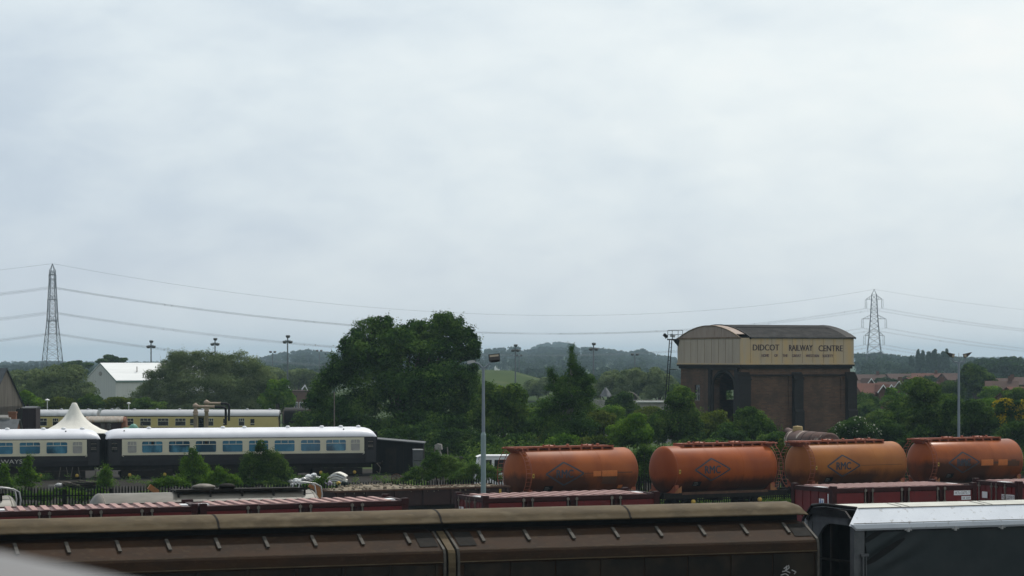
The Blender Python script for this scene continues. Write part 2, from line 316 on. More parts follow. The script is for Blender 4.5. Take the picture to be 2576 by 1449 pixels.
def tankpaint(name, ca, cb, dirt, line, seed, gloss=0.5):  # dirt colour also carries the underside shade painted onto the barrel
    """orange paint, with grime and painted-in underside shade below a ragged tide line"""
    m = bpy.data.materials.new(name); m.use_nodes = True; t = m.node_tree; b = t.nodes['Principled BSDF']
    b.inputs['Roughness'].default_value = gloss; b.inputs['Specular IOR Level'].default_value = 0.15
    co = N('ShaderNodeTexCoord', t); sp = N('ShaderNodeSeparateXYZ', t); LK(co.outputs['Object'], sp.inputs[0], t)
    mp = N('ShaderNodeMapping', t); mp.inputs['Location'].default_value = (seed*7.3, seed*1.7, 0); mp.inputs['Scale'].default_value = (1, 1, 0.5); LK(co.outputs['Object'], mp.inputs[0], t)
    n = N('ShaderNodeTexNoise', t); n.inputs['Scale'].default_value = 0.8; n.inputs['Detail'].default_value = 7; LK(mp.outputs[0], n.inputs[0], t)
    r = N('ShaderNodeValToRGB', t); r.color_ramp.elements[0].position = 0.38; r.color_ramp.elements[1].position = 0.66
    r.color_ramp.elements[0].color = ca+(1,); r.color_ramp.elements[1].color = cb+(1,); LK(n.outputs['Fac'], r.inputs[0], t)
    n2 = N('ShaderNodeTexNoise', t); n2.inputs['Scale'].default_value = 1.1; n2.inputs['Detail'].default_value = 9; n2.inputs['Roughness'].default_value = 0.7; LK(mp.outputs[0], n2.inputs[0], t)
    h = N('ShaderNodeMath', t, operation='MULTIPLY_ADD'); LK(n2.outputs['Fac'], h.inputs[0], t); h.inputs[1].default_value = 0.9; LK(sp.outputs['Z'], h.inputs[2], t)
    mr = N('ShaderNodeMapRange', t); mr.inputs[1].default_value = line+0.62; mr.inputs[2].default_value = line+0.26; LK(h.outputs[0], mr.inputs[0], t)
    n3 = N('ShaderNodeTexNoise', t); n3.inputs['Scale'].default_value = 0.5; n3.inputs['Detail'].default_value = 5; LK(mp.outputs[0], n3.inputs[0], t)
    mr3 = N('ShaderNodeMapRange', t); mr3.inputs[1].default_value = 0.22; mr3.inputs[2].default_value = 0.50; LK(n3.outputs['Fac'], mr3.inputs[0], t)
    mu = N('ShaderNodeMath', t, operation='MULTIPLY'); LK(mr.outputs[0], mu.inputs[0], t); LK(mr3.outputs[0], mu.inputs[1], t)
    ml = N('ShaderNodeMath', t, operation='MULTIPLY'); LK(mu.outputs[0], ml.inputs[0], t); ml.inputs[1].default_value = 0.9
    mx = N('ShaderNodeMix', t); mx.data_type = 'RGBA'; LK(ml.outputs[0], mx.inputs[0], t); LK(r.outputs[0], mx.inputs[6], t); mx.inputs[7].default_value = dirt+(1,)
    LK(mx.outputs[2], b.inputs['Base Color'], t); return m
m_stain = mat('soot_stain', (0.075, 0.034, 0.018), (0.11, 0.042, 0.017), 2.2, rough=.6)
L_ash = leafmat('ash_leaves', (0.0135, 0.0354, 0.0088), (0.0405, 0.0920, 0.0198), (0.1148, 0.1947, 0.0396), 0.25)
L_willow = leafmat('willow_leaves', (0.055, 0.085, 0.030), (0.120, 0.165, 0.066), (0.21, 0.26, 0.115), 0.3)
L_green = leafmat('bright_leaves', (0.0297, 0.0755, 0.0088), (0.0810, 0.1652, 0.0176), (0.1688, 0.2773, 0.0330), 0.35)
L_mid = leafmat('hedge_leaves', (0.0175, 0.0425, 0.0099), (0.0567, 0.1109, 0.0220), (0.1350, 0.2065, 0.0396), 0.3)
L_dark = leafmat('dark_leaves', (0.0121, 0.0307, 0.0088), (0.0351, 0.0732, 0.0176), (0.0918, 0.1475, 0.0330), 0.25)
L_yel = leafmat('yellowish_leaves', (0.028, 0.048, 0.008), (0.080, 0.115, 0.018), (0.16, 0.195, 0.034), 0.35)
L_gorse = leafmat('gorse_flowers', (0.12, 0.11, 0.012), (0.30, 0.225, 0.014), (0.50, 0.36, 0.02), 0.2)
L_elder = leafmat('elder_leaves', (0.014, 0.038, 0.011), (0.042, 0.086, 0.022), (0.09, 0.15, 0.038), 0.3)
L_flower = leafmat('elder_flower_heads', (0.35, 0.36, 0.28), (0.45, 0.46, 0.36), (0.55, 0.55, 0.45), 0.2)
L_far = leafmat('far_wood_leaves', (0.012, 0.030, 0.013), (0.024, 0.050, 0.019), (0.046, 0.082, 0.030), 0.15, 0.02)
L_weed = leafmat('weed_leaves', (0.0351, 0.0779, 0.0176), (0.0878, 0.1593, 0.0330), (0.1755, 0.2596, 0.0605), 0.35)
# ------------------------------------------------------------------ ground, hills, tracks
def lerp(tab, q):
    if q <= tab[0][0]: return tab[0][1]
    for (a, b), (c, d) in zip(tab, tab[1:]):
        if q <= c: return b+(d-b)*(q-a)/(c-a)
    return tab[-1][1]
RIDGE = [(-400, -2), (500, -2), (640, -1), (700, 5), (775, 8), (840, 6), (1000, 3), (1150, 6), (1250, 10), (1330, 11), (1400, 17), (1450, 12), (1560, 8), (1640, 4), (1700, 0), (1800, -2), (3000, -2)]
DROP = [(0, 0), (205, -0.1), (285, -1.1), (300, -1.2), (345, -4), (9000, -4)]
def gz(x, y):
    z = lerp(DROP, y)
    if y > 350:
        X0, Y0 = -6.0, 600.0
        z += 10.4*math.exp(-((x-X0)/(26.0 if x > X0 else 40.0))**2-((y-Y0)/60.0)**2)
    if y > 1200:
        dx = CX+F*x/y
        z += (lerp(RIDGE, dx)+4)*math.exp(-((y-3000)/(900 if y < 3000 else 1500))**2)
    return z
ys = [-60, 0, 40, 80, 120, 160, 205, 245, 285, 300, 322, 345, 400, 450] + [500+20*i for i in range(11)] + [760, 850, 1000, 1200] + [1400+160*i for i in range(20)] + [5200, 6500, 8000, 9800]
xs = sorted(set([-1.0+2.0*i/90 for i in range(91)]))
g = MB(); nx = len(xs)
for y in ys:
    hw = 140+abs(y)*0.62
    for u in xs:
        x = u*hw; g.v.append((x, y, gz(x, y)))
for j in range(len(ys)-1):
    for i in range(nx-1):
        g.f.append((j*nx+i, j*nx+i+1, (j+1)*nx+i+1, (j+1)*nx+i)); g.s.append(True)
tag(g.build('ground', m_far, kind='structure'), 'green fields running out to the wooded hills', 'ground')
y0 = MB(); y0.add([(-75, 55, .004), (75, 55, .004), (75, 203, -.09), (-75, 203, -.09)], [(0, 1, 2, 3)])
tag(y0.build('yard_ground', m_dirt, kind='structure'), 'stony dirt of the railway yard', 'ground')
AA, AB, AC, AO, AK = R(22.3), R(27.9), R(22.0), R(33.0), R(16.6)      # headings of the tracks
def track(name, label, p, a, x0, x1, zr):
    b = MB(); b.prism([(-2.1, zr-.46), (-1.5, zr-.20), (1.5, zr-.20), (2.1, zr-.46)], x0, x1)
    r = b.build('track_bed', m_ballast, kind='structure', loc=(p[0], p[1], 0), rz=a); tag(r, label+', stone ballast', 'track bed')
    b = MB()
    k = x0
    while k < x1: b.box(k, k+.25, -1.3, 1.3, zr-.22, zr-.15); k += .7
    for s in (-.75, .75): b.box(x0, x1, s-.035, s+.035, zr-.15, zr)
    t = b.build('track', m_rust, kind='structure', loc=(p[0], p[1], 0), rz=a); tag(t, label+', rails on sleepers', 'track')
# ------------------------------------------------------------------ wheels and underframes shared by the wagons
def wheel_mb(x, y, r, zc, side):
    b = MB(); s = -side
    b.lathe([(r*.2, 0), (r, 0), (r+.03, .02), (r+.03, .05), (r, .06), (r, .13), (r*.8, .13), (r*.75, .08), (r*.25, .08), (r*.22, .18), (0.001, .18)], (x, y, zc), 'y', 20); return b
def wheels(root, xs_, r, zr, m=None):
    for x in xs_:
        for s in (-1, 1):
            b = MB(); b.lathe([(r*.25, -.07*s), (r, -.07*s), (r, .05*s), (r*.82, .07*s), (r*.75, .03*s), (r*.3, .03*s), (r*.25, .13*s), (.001, .13*s)], (x, s*.76, zr+r), 'y', 18)
            b.build('wheel', m or m_under, root)
        b = MB(); b.tube((x, -.7, zr+r), (x, .7, zr+r), .08); b.build('axle', m_under, root)
def buffers(root, x0, x1, z, m=None):
    for x, s in ((x0, -1), (x1, 1)):
        for y in (-.87, .87):
            b = MB(); b.tube((x, y, z), (x+s*.35, y, z), .09, n=10); b.lathe([(.2, s*.35), (.22, s*.37), (.22, s*.40), (.1, s*.42)], (x, y, z), 'x', 14)
            b.build('buffer', m or m_under, root)
# ------------------------------------------------------------------ brown covered van, nearest track
pA = P(1090, 1277, 71.9); pA.z = 0
track('near', 'nearest track under the brown van and the white roofed wagon', pA, AA, -30, 45, 0.0)
van = thing('covered_van', 'long brown sliding-wall covered van with a pale rounded roof hood, in front of everything', 'railway wagon', pA, AA)
HL = 11.32; HLL = 12.5      # right and left half lengths
def hood_prof(k=1.0):
    a = [(-.60, 3.895), (-.665, 3.905), (-.665, 3.94), (-.60, 3.965), (-.55, 4.07), (-.42, 4.165), (-.22, 4.235), (0, 4.262)]
    a = [(y, 3.88+(z-3.88)*k) for y, z in a]
    return a+[(-y, z) for y, z in a[-2::-1]]
for k in range(4):
    x0, x1 = (-HLL, -HLL/2, 0, HL/2, HL)[k]+.012, (-HLL, -HLL/2, 0, HL/2, HL)[k+1]-.012
    b = MB(); secs = [(x0, 1.0), (x1, 1.0)]
    if k == 3: secs = [(x0, 1.0), (x1-.38, 1.0), (x1-.12, .78), (x1, .3)]
    if k == 0: secs = [(x0, .5), (x0+.06, .9), (x0+.2, 1.0), (x1, 1.0)]
    b.loft([[(x, y, z) for y, z in hood_prof(q)] for x, q in secs], True); 
    b.box(x0+.3, x0+.9, -.655, -.60, 3.91, 3.95) if k in (1, 2) else None
    b.build('roof_hood', m_hood, van)
for k in (1, 2, 3):
    b = MB(); b.loft([[(x, y*1.006, z+.006) for y, z in hood_prof()] for x in ((0, -HLL/2, 0, HL/2)[k]-.03, (0, -HLL/2, 0, HL/2)[k]+.03)], True); b.build('roof_seam', m_under, van)
# inner deck under the hood, then the two sliding walls each side
b = MB(); b.prism([(-.10, 3.6), (-.10, 3.89), (.10, 3.89), (.10, 3.6)], -HLL+.1, HL-.1); b.build('roof_spine', m_black, van)
WP = [(-.06, 3.735), (-.60, 3.66), (-1.22, 3.30), (-1.37, 3.215), (-1.405, 3.16), (-1.43, 2.93), (-1.425, 2.885), (-1.37, 2.87), (-1.37, 1.25), (-.06, 1.25)]
for sx in (-1, 1):
    for sy in (1, -1):
        x0, x1 = (.24, HL-.16) if sx > 0 else (-HLL+.16, -.24)
        b = MB(); b.prism([(y*sy, z) for y, z in WP], x0, x1)
        w = b.build('sliding_wall', m_brown, van)
        if sy < 0: continue
        b = MB()
        n = 8 if sx > 0 else 9; pitch = (HL-.6)/8 if sx > 0 else (HLL-.6)/9
        for i in range(n):
            xa = .42+i*pitch+.04; xb = xa+pitch-.11
            xa, xb = (xa, xb) if sx > 0 else (-xb, -xa)
            p = MB(); p.box(xa, xb, -1.385, -1.372, 1.3, 2.845); p.build('wall_panel', m_panel, w)
            p = MB(); xm = (xa+xb)/2
            p.prism([(-.64, 3.66), (-1.06, 3.413), (-1.08, 3.445), (-.66, 3.692)], xm-.045, xm+.045)
            p.build('roof_rib', m_roofrib, w)
        for i in range(n+1):
            xa = .42+i*pitch-.035; xa = xa if sx > 0 else -xa-.07
            p = MB(); p.box(xa, xa+.07, -1.415, -1.372, 1.3, 2.86); p.build('wall_post', m_panel, w)
        b = MB(); b.box(x0, x1, -1.44, -1.43, 2.905, 2.93); b.box(x0, x1, -1.395, -1.385, 3.225, 3.235); b.build('edge_strip', m_hood, w)
        xs0 = .30 if sx > 0 else -.82                       # plate by the centre post and grab handle
        p = MB(); p.add([(xs0, -.62, 3.672), (xs0+.52, -.62, 3.672), (xs0+.52, -1.20, 3.335), (xs0, -1.20, 3.335)], [(0, 1, 2, 3)]); p.build('roof_plate', m_under, w)
        if sx > 0:
            p = MB(); p.add([(HL-.75, -.66, 3.651), (HL-.2, -.66, 3.651), (HL-.2, -1.20, 3.335), (HL-.75, -1.20, 3.335)], [(0, 1, 2, 3)]); p.build('roof_plate', m_under, w)
        hx = .62 if sx > 0 else -.74
        p = MB(); p.path([(hx, -1.40, 2.6), (hx, -1.47, 2.6), (hx, -1.47, 2.25), (hx, -1.40, 2.25)], .016); p.build('handle', m_under, w)
def strap(xa, xb, mtl, name='strap', off=.02):
    b = MB(); pr = [(-.5, 3.70), (-1.22, 3.30+off), (-1.37, 3.22+off), (-1.425, 3.16), (-1.455, 2.9), (-1.45, 1.25)]
    lo = [(y+.05, z-.05) for y, z in pr]
    b.prism(pr+lo[::-1], xa, xb); return b.build(name, mtl, van)
strap(-.10, .10, m_greytank.copy() if False else m_hood, 'centre_post')
for xa in (-.24, .16): strap(xa, xa+.07, m_roofrib, 'strap', .045)
for xa in (HL-.17, -HLL+.10): strap(xa, xa+.07, m_roofrib, 'end_strap', .045)
for s, HH in ((-1, HLL), (1, HL)):
    b = MB(); b.prism([(-1.3, 1.25), (-1.3, 3.2), (-1.15, 3.32), (-.6, 3.62), (0, 3.7), (.6, 3.62), (1.15, 3.32), (1.3, 3.2), (1.3, 1.25)], s*(HH-.10)-.05, s*(HH-.10)+.05); b.build('end_wall', m_brown, van)
b = MB(); b.box(-HLL, HL, -1.3, 1.3, 1.0, 1.24); b.box(-HLL+.2, HL-.2, -.5, .5, .75, 1.0); b.build('underframe', m_under, van)
wheels(van, (-9.4, -7.6, 7.6, 9.4), .46, 0); buffers(van, -HLL, HL, 1.05)
b = MB()
for pts in (((9.55, 2.62), (9.66, 2.70), (9.60, 2.56), (9.72, 2.64), (9.70, 2.72)), ((9.50, 2.54), (9.62, 2.56), (9.75, 2.50)), ((9.80, 2.58), (9.94, 2.52), (9.88, 2.46)), ((9.45, 2.44), (9.6, 2.48), (9.7, 2.42))):
    for (a, c), (d, e) in zip(pts, pts[1:]): b.box(0, 1, -.02, .02, -.006, .006, Matrix.Translation((a+.55, -1.387, c-.19)) @ Matrix.Rotation(-math.atan2(e-c, d-a), 4, 'Y') @ Matrix.Diagonal((math.hypot(d-a, e-c), .3, 2.2, 1)))
b.build('graffiti', m_steel, van)
# ------------------------------------------------------------------ white roofed curtain wagon behind the van on the same track
pE = P(2071, 1271.5, 78.2); pE.z = 0
cw = thing('curtain_sided_wagon', 'wagon with a bright white roof and dark green curtain side, right of the brown van', 'railway wagon', pE, AA)
WL = 22.0
def wroof(o=0): return [(-1.50, 3.40+o), (-1.50, 3.52+o), (-1.47, 3.55+o), (-1.0, 3.965+o), (0, 4.04+o), (1.0, 3.965+o), (1.47, 3.55+o), (1.50, 3.40+o)]
b = MB(); pr = wroof(); lo = [(y*.965, z-.06) for y, z in pr]
secs = []
for (x, hook) in ((0, 1), (WL, 0)):
    q = []
    for y, z in pr+lo[::-1]:
        dx = 0
        if hook: dx = {0: 0.62, 1: .50, 2: .36, 3: .95, 4: 0}.get(0) if False else 0
        q.append((x+dx, y, z))
    secs.append(q)
def endx(y, z):                                       # the roof end is cut back towards the ridge
    a = abs(y)
    if y > 0: return .17 if a > 1.4 else (.2 if a > .9 else 0)
    if a > 1.49: return .28 if z < 3.5 else .14
    if a > 1.4: return .07
    if a > .9: return .58
    return 0.0
secs[0] = [(endx(y/.999, z), y, z) for y, z in pr]+[(endx(y/.965, z+.06), y, z) for y, z in lo[::-1]]
b.loft(secs, False); rf = b.build('roof', m_whiteroof, cw)
b = MB(); b.sheet([(-.985, 3.976), (0, 4.046), (.985, 3.976)], .34, WL-.05)
b.v = [(x+(0 if x > 1 else (-.30 if abs(y) < .1 else (.26 if y < 0 else -.1))), y, z) for x, y, z in b.v]; b.build('roof_top', m_whitetop, rf)
b = MB(); b.box(.62, WL, -1.015, -.99, 3.962, 3.986); b.box(.2, WL, -1.478, -1.468, 3.545, 3.562); b.build('roof_edge_strip', m_rib, rf)
for k in range(7):
    b = MB()
    for dx in (0, .28): b.add([(2.1+k*2.9+dx, -.93, 3.988), (2.14+k*2.9+dx, -.93, 3.988), (2.14+k*2.9+dx, -.1, 4.048), (2.1+k*2.9+dx, -.1, 4.048)], [(0, 1, 2, 3)])
    b.build('roof_joint', m_under, rf)
b = MB(); b.prism([(-1.30, 3.70), (-1.0, 3.90), (0, 3.97), (1.0, 3.90), (1.36, 3.56), (1.36, 3.52), (1.25, 3.52), (1.1, 3.70)], .16, .22); b.path([(.12, 1.50, 3.40), (.15, 1.48, 3.55), (.18, 1.0, 3.965), (-.02, 0, 4.045), (.57, -1.0, 3.97)], .05, n=6); b.build('gable_rim', m_black, cw)
b = MB()
for y0, y1, zt_ in ((-1.40, -1.16, 3.42), (1.16, 1.40, 3.70)): b.box(.25, .60, y0, y1, 1.15, zt_)
b.box(.26, .5, -1.0, 1.16, 3.47, 3.695)
b.build('end_frame', m_greyframe, cw)
b = MB(); n = 10                                       # curved gusset in the far top corner
arc = [(1.16-1.15*(1-math.sin(R(90)*k/n)), 3.22-1.6*(1-math.cos(R(90)*k/n))) for k in range(n+1)]
b.prism([(1.16, 3.468)]+[(1.16-1.0*(1-k/n)**1, 3.22-1.5*(k/n)**2.2) if False else (0.1+1.06*math.sin(R(90)*k/n), 3.463-1.7*(1-math.cos(R(90)*k/n))) for k in range(n+1)], .28, .36)
b.build('corner_gusset', m_greyframe, cw)
b = MB(); b.box(1.25, 1.32, -1.35, 1.35, 1.15, 3.5); b.box(.61, 1.249, 1.28, 1.35, 1.15, 3.5); b.build('end_wall', m_black, cw)
b = MB(); b.box(.30, .36, -1.16, 1.16, 2.36, 2.42); b.box(.30, .36, .05, .13, 1.15, 3.465); b.build('end_rails', m_under, cw)
b = MB(); nxx, nz = 160, 26; vs = []                  # curtain with gathered folds near its first hook
for i in range(nxx+1):
    x = .64+(WL-.8)*(i/nxx)**1.6
    for j in range(nz+1):
        z = 1.2+2.14*j/nz
        q = x-.64; fold = .075*math.sin((z-2.5)*9-q*5.0)*math.exp(-((q-.6)/1.0)**2)*(1 if z > 2.4 else math.exp(-(2.4-z)*4))
        sag = .012*math.sin(q*2.1)*math.exp(-(3.34-z)*3)
        top = -.05*abs(math.sin(q*math.pi/1.6)) if j == nz else 0
        vs.append((x, -1.41-fold-sag, z+top))
b.add(vs, [(i*(nz+1)+j, (i+1)*(nz+1)+j, (i+1)*(nz+1)+j+1, i*(nz+1)+j+1) for i in range(nxx) for j in range(nz)], True)
b.build('side_curtain', m_curtain, cw)
b = MB(); b.box(.62, WL, -1.37, -1.33, 1.15, 3.5); b.box(.95, WL, 1.36, 1.40, 1.15, 3.5); b.build('inner_wall', m_black, cw)
for k in range(12):
    b = MB(); xx = 2.05+k*1.62; b.box(xx-.12, xx+.12, -1.475, -1.435, 3.31, 3.335); b.tube((xx, -1.45, 3.27), (xx, -1.45, 3.39), .05, n=8); b.build('curtain_roller', m_steel, cw)
b = MB(); b.tube((.52, -1.46, 1.2), (.52, -1.46, 2.62), .035); b.tube((.62, -1.46, 1.2), (.62, -1.46, 2.62), .02); b.box(.44, .70, -1.49, -1.42, 2.58, 2.66); b.build('tension_post', m_greyframe, cw)
b = MB(); b.box(6.15, 6.55, -1.512, -1.5, 3.42, 3.50); b.build('roof_latch', m_rib, cw)
b = MB(); b.box(.1, WL, -1.38, 1.38, 1.0, 1.14); b.box(.3, WL-.2, -.5, .5, .75, 1.0); b.build('underframe', m_under, cw)
wheels(cw, (2.0, 3.8, WL-3.8, WL-2), .46, 0); buffers(cw, -.05, WL, 1.05)
# ------------------------------------------------------------------ red containers on flat wagons
ZT = 4.0; CWD, CL, CHT = 2.7, 6.06, 2.62
def on_line(dx, drop=lambda d: 321.6+(2098-d)*0.0276):          # point of the near top edge of the container row
    Y = (HC-ZT)*F/drop(dx); return Vector(((dx-CX)/F*Y, Y, 0))
def container():
    t = thing('shipping_container', 'x', 'container', group='red containers on flat wagons')
    z0, z1, L, w = ZT-CHT, ZT, CL, CWD
    b = MB(); b.box(.10, L-.10, .08, w-.08, z0+.1, z1-.10); b.build('inner_box', m_maroon, t)
    # ribbed roof
    b = MB(); b.box(.16, L-.16, .10, w-.06, z1-.11, z1-.07); rf = b.build('roof', m_redroof, t)
    n = 15
    b = MB(); xx = .52
    for k in range(n):
        x = .55+k*(L-1.1)/(n-1)
        b.prism([(x-.10, z1-.07), (x-.085, z1-.018), (x+.085, z1-.018), (x+.10, z1-.07)], .14, w-.12, axis='y')
    b.build('roof_ribs', m_redrib, rf)
    b = MB(); b.box(.18, .40, .9, 1.5, z1-.07, z1-.030)
    b.build('roof_mark', m_white, rf)
    b = MB(); b.box(L-.40, L-.18, .9, 1.5, z1-.07, z1-.030); b.build('roof_mark', m_white, rf)
    b = MB()
    for y in (0, w-.10): b.box(.18, L-.18, y, y+.10, z1-.17, z1-.04); b.box(.18, L-.18, y, y+.10, z0, z0+.16)
    for x in (0, L-.10): b.box(x, x+.10, .18, w-.18, z1-.17, z1-.03); b.box(x, x+.10, .18, w-.18, z0, z0+.16)
    b.build('frame_rails', m_maroon, t)
    for x in (0, L-.18):
        for y in (0, w-.18):
            b = MB(); b.box(x, x+.18, y, y+.18, z0, z1+.04); b.box(x-.012, x+.192, y-.012, y+.192, z1-.14, z1+.03); b.build('corner_post', m_maroon, t)
    q = L/4
    for i in range(4):
        xa = i*q+(.18 if i == 0 else .20); xb = (i+1)*q-(.18 if i == 3 else .20)
        b = MB(); b.box(xa, xb, .03, .078, z0+.17, z1-.20)
        b.box(xa, xb, .012, .03, z0+.17, z0+.21); b.build('side_panel', m_red, t)
        if i:
            for s in (-.15, .15):
                b = MB(); b.tube((i*q+s, .01, z0+.1), (i*q+s, .01, z1-.06), .022, n=8)
                for zz in (z1-.12, z1-.55, z1-1.1, z0+.4): b.box(i*q+s-.045, i*q+s+.045, -.02, .04, zz-.05, zz+.03)
                b.build('locking_rod', m_rib, t)
            b = MB(); b.box(i*q-.04, i*q+.04, .02, .079, z0+.17, z1-.18); b.box(i*q-.19, i*q+.19, -.005, .05, z1-.075, z1-.03); b.build('divider', m_maroon, t)
    for x in (.045, L-.095):                            # corrugated ends
        b = MB(); m = 9; st = (w-.36)/m
        for k in range(m): b.box(x-(.02 if k % 2 else 0), x+.05+(0 if k % 2 else .02), .18+k*st, .18+(k+1)*st, z0+.16, z1-.17)
        b.build('end_panel', m_red, t)
    return t
c0 = container()
CON = [(-14, 502, 'red container with a dusty pink ribbed roof at the left edge of the photo'),
       (508, 1031, 'red container with pink roof ribs in front of the grey tank wagon'),
       (1218, 1661, 'lone red container standing left of a wide gap, in front of the first orange tank'),
       (2095, 2458, 'red container with white number plates and a square sticker on its end'),
       (2562, 2930, 'red container with pale labels at the right edge of the photo')]
def along(pt0, a, dx):                                   # distance along a track line to picture column dx
    k = (dx-CX)/F; d = Vector((math.cos(a), math.sin(a), 0)); return (k*pt0.y-pt0.x)/(d.x-k*d.y)
cons = []                                                # the track curves gently: each container has its own heading
DROPF = lambda d: 321.6+(2098-d)*0.0276
HEAD = [13.5, 16.5, 20.5, 24.0, 24.5]
def walk(p, a, dx): return p+Vector((math.cos(R(a)), math.sin(R(a)), 0))*along(p, R(a), dx)
p3 = Vector(((2098-CX)/F*86.5, 86.5, 0)); ends = {}
ends[3] = (walk(p3, HEAD[3], CON[3][0]), walk(p3, HEAD[3], CON[3][1]))
q_ = walk(ends[3][1], 24.3, CON[4][0]); ends[4] = (q_, walk(q_, HEAD[4], CON[4][1]))
q_ = walk(ends[3][0], 22.2, CON[2][1]); ends[2] = (walk(q_, HEAD[2], CON[2][0]), q_)
q_ = walk(ends[2][0], 18.5, CON[1][1]); ends[1] = (walk(q_, HEAD[1], CON[1][0]), q_)
q_ = walk(ends[1][0], 15.0, CON[0][1]); ends[0] = (walk(q_, HEAD[0], CON[0][0]), q_)
for i, (xa, xb, lab) in enumerate(CON):
    t = c0 if i == 0 else copy_tree(c0)
    l_, r_ = ends[i]; L_ = (r_-l_).length
    zl, zr_ = HC-DROPF(xa)*l_.y/F, HC-DROPF(xb)*r_.y/F
    t.location = l_+Vector((0, 0, zl-ZT)); t.rotation_euler = (0, -math.atan2(zr_-zl, L_), R(HEAD[i])); t.scale = (L_/CL, 1, 1); t['label'] = lab
    cons.append((t, l_, r_, min(zl, zr_)-CHT))
def plate(mb_y, t, x0, x1, z0, z1, txt, name='number_plate'):
    b = MB(); b.box(x0, x1, mb_y-.006, mb_y, z0, z1); pl = b.build(name, m_white, t)
    if txt:
        b = MB(); word(b, txt, x0+.04, x1-.04, z0+.03, z1-.03, lambda u, v: (u, mb_y-.009, v)); b.build('lettering', m_letter, pl)
t4 = cons[3][0]
plate(.026, t4, 5.10, 5.80, ZT-.37, ZT-.22, 'HCTU 220770  7'); plate(.026, t4, 5.42, 5.82, ZT-.53, ZT-.41, 'GB  2200')
b = MB(); b.box(.012, .02, .57, .88, ZT-.68, ZT-.40); st = b.build('end_sticker', m_white, t4)
b = MB()
for k, (u, w_) in enumerate(((.60, .9), (.70, .98), (.79, .88), (.64, .80), (.75, 1.04))): b.box(.006, .012, u, u+.05, ZT-.66+.03*k, ZT-.60+.05*k)
b.build('sticker_print', mat('sticker_blue', (0.10, 0.22, 0.50), None), st)
b = MB(); b.box(.012, .02, .27, .33, ZT-.72, ZT-.22)
for k in range(8): b.box(.006, .012, .28, .32, ZT-.69+.06*k, ZT-.66+.06*k)
b.build('marking_strip', m_white, t4)
for t, labs in ((cons[2][0], ((1.9, 2.1, .60, .40, ''), (2.2, 2.4, .60, .40, ''))), (cons[4][0], ((1.83, 2.14, .62, .40, ''), (.23, .98, .62, .44, 'HCTU 220769 0'), (.41, .86, .80, .66, 'GB  2200'), (2.30, 2.36, .52, .26, '')))):
    for y in (.75, 1.28, 1.56, 2.3):
        b = MB(); b.tube((-.01, y, ZT-2.5), (-.01, y, ZT-.08), .02, n=8)
        for zz in (ZT-.2, ZT-1.0, ZT-1.8): b.box(-.035, .03, y-.05, y+.05, zz-.03, zz+.03)
        b.build('locking_rod', m_rib, t)
    for ya, yb, d0, d1, txt in labs:
        b = MB(); b.box(.006, .014, ya, yb, ZT-d0, ZT-d1); pl = b.build('number_plate' if txt else 'blank_label', m_white, t)
        if txt:
            b = MB(); word(b, txt, ya+.03, yb-.03, ZT-d0+.03, ZT-d1-.03, lambda u, v: (.003, ya+yb-u, v)); b.build('lettering', m_letter, pl)
for ia, ib, ex, lab in ((0, 1, 0, 'flat wagon under the two left red containers'), (2, 2, 6.0, 'flat wagon under the lone red container, its right half empty'), (3, 4, 0, 'flat wagon under the two right red containers')):
    pa, pb = cons[ia][1], cons[ib][2]; d_ = (pb-pa).normalized(); n_ = Vector((-d_.y, d_.x, 0)); L2 = (pb-pa).length+1.0+ex; zd = min(cons[ia][3], cons[ib][3])
    o_ = pa-d_*.5+n_*CWD/2; ang = math.atan2(d_.y, d_.x)
    t = thing('flat_wagon', lab, 'railway wagon', o_, ang, 'flat wagons under the red containers')
    b = MB(); b.box(0, L2, -1.25, 1.25, .95, zd-.03); b.box(.3, L2-.3, -.45, .45, .7, .95); b.build('deck', m_under, t)
    wheels(t, (1.6, 3.2, L2-3.2, L2-1.6), .42, 0); buffers(t, 0, L2, .95)
    track('second', 'part of the curved track under the red containers', o_, ang, -2.2, L2+2.2, 0.0)
# ------------------------------------------------------------------ orange cement tank wagons
pO = P(1437, 1126, 140.0); pO.z = 0; dO = Vector((math.cos(AO), math.sin(AO), 0))
track('third', 'track under the orange tank wagons and the rubble wagon', pO, AO, -40, 60, 0.0)
TR, TZ, TL = 1.28, 2.35, 6.85
def surf(u, v, e=.008, s=1):       # u along, v = height above the axis measured round the barrel
    ph = v/TR; return (u*s, -(TR+e)*math.cos(ph)*s, TZ+(TR+e)*math.sin(ph))
def curved(mb, pts, e=.008, s=1, n=8):           # strips that hug the barrel: pts = [(u0,v0,u1,v1,halfwidth)]
    for (u0, v0, u1, v1, hw) in pts:
        L = math.hypot(u1-u0, v1-v0); nu, nv = -(v1-v0)/L*hw, (u1-u0)/L*hw; vs = []
        for k in range(n+1):
            q = k/n; u = u0+(u1-u0)*q; v = v0+(v1-v0)*q
            vs += [surf(u+nu, v+nv, e, s), surf(u-nu, v-nv, e, s)]
        mb.add(vs, [(2*k, 2*k+1, 2*k+3, 2*k+2) for k in range(n)])
def patch(mb, u0, u1, v0, v1, e=.006, s=1, n=6):
    vs = [];
    for k in range(n+1): v = v0+(v1-v0)*k/n; vs += [surf(u0, v, e, s), surf(u1, v, e, s)]
    mb.add(vs, [(2*k, 2*k+1, 2*k+3, 2*k+2) for k in range(n)])
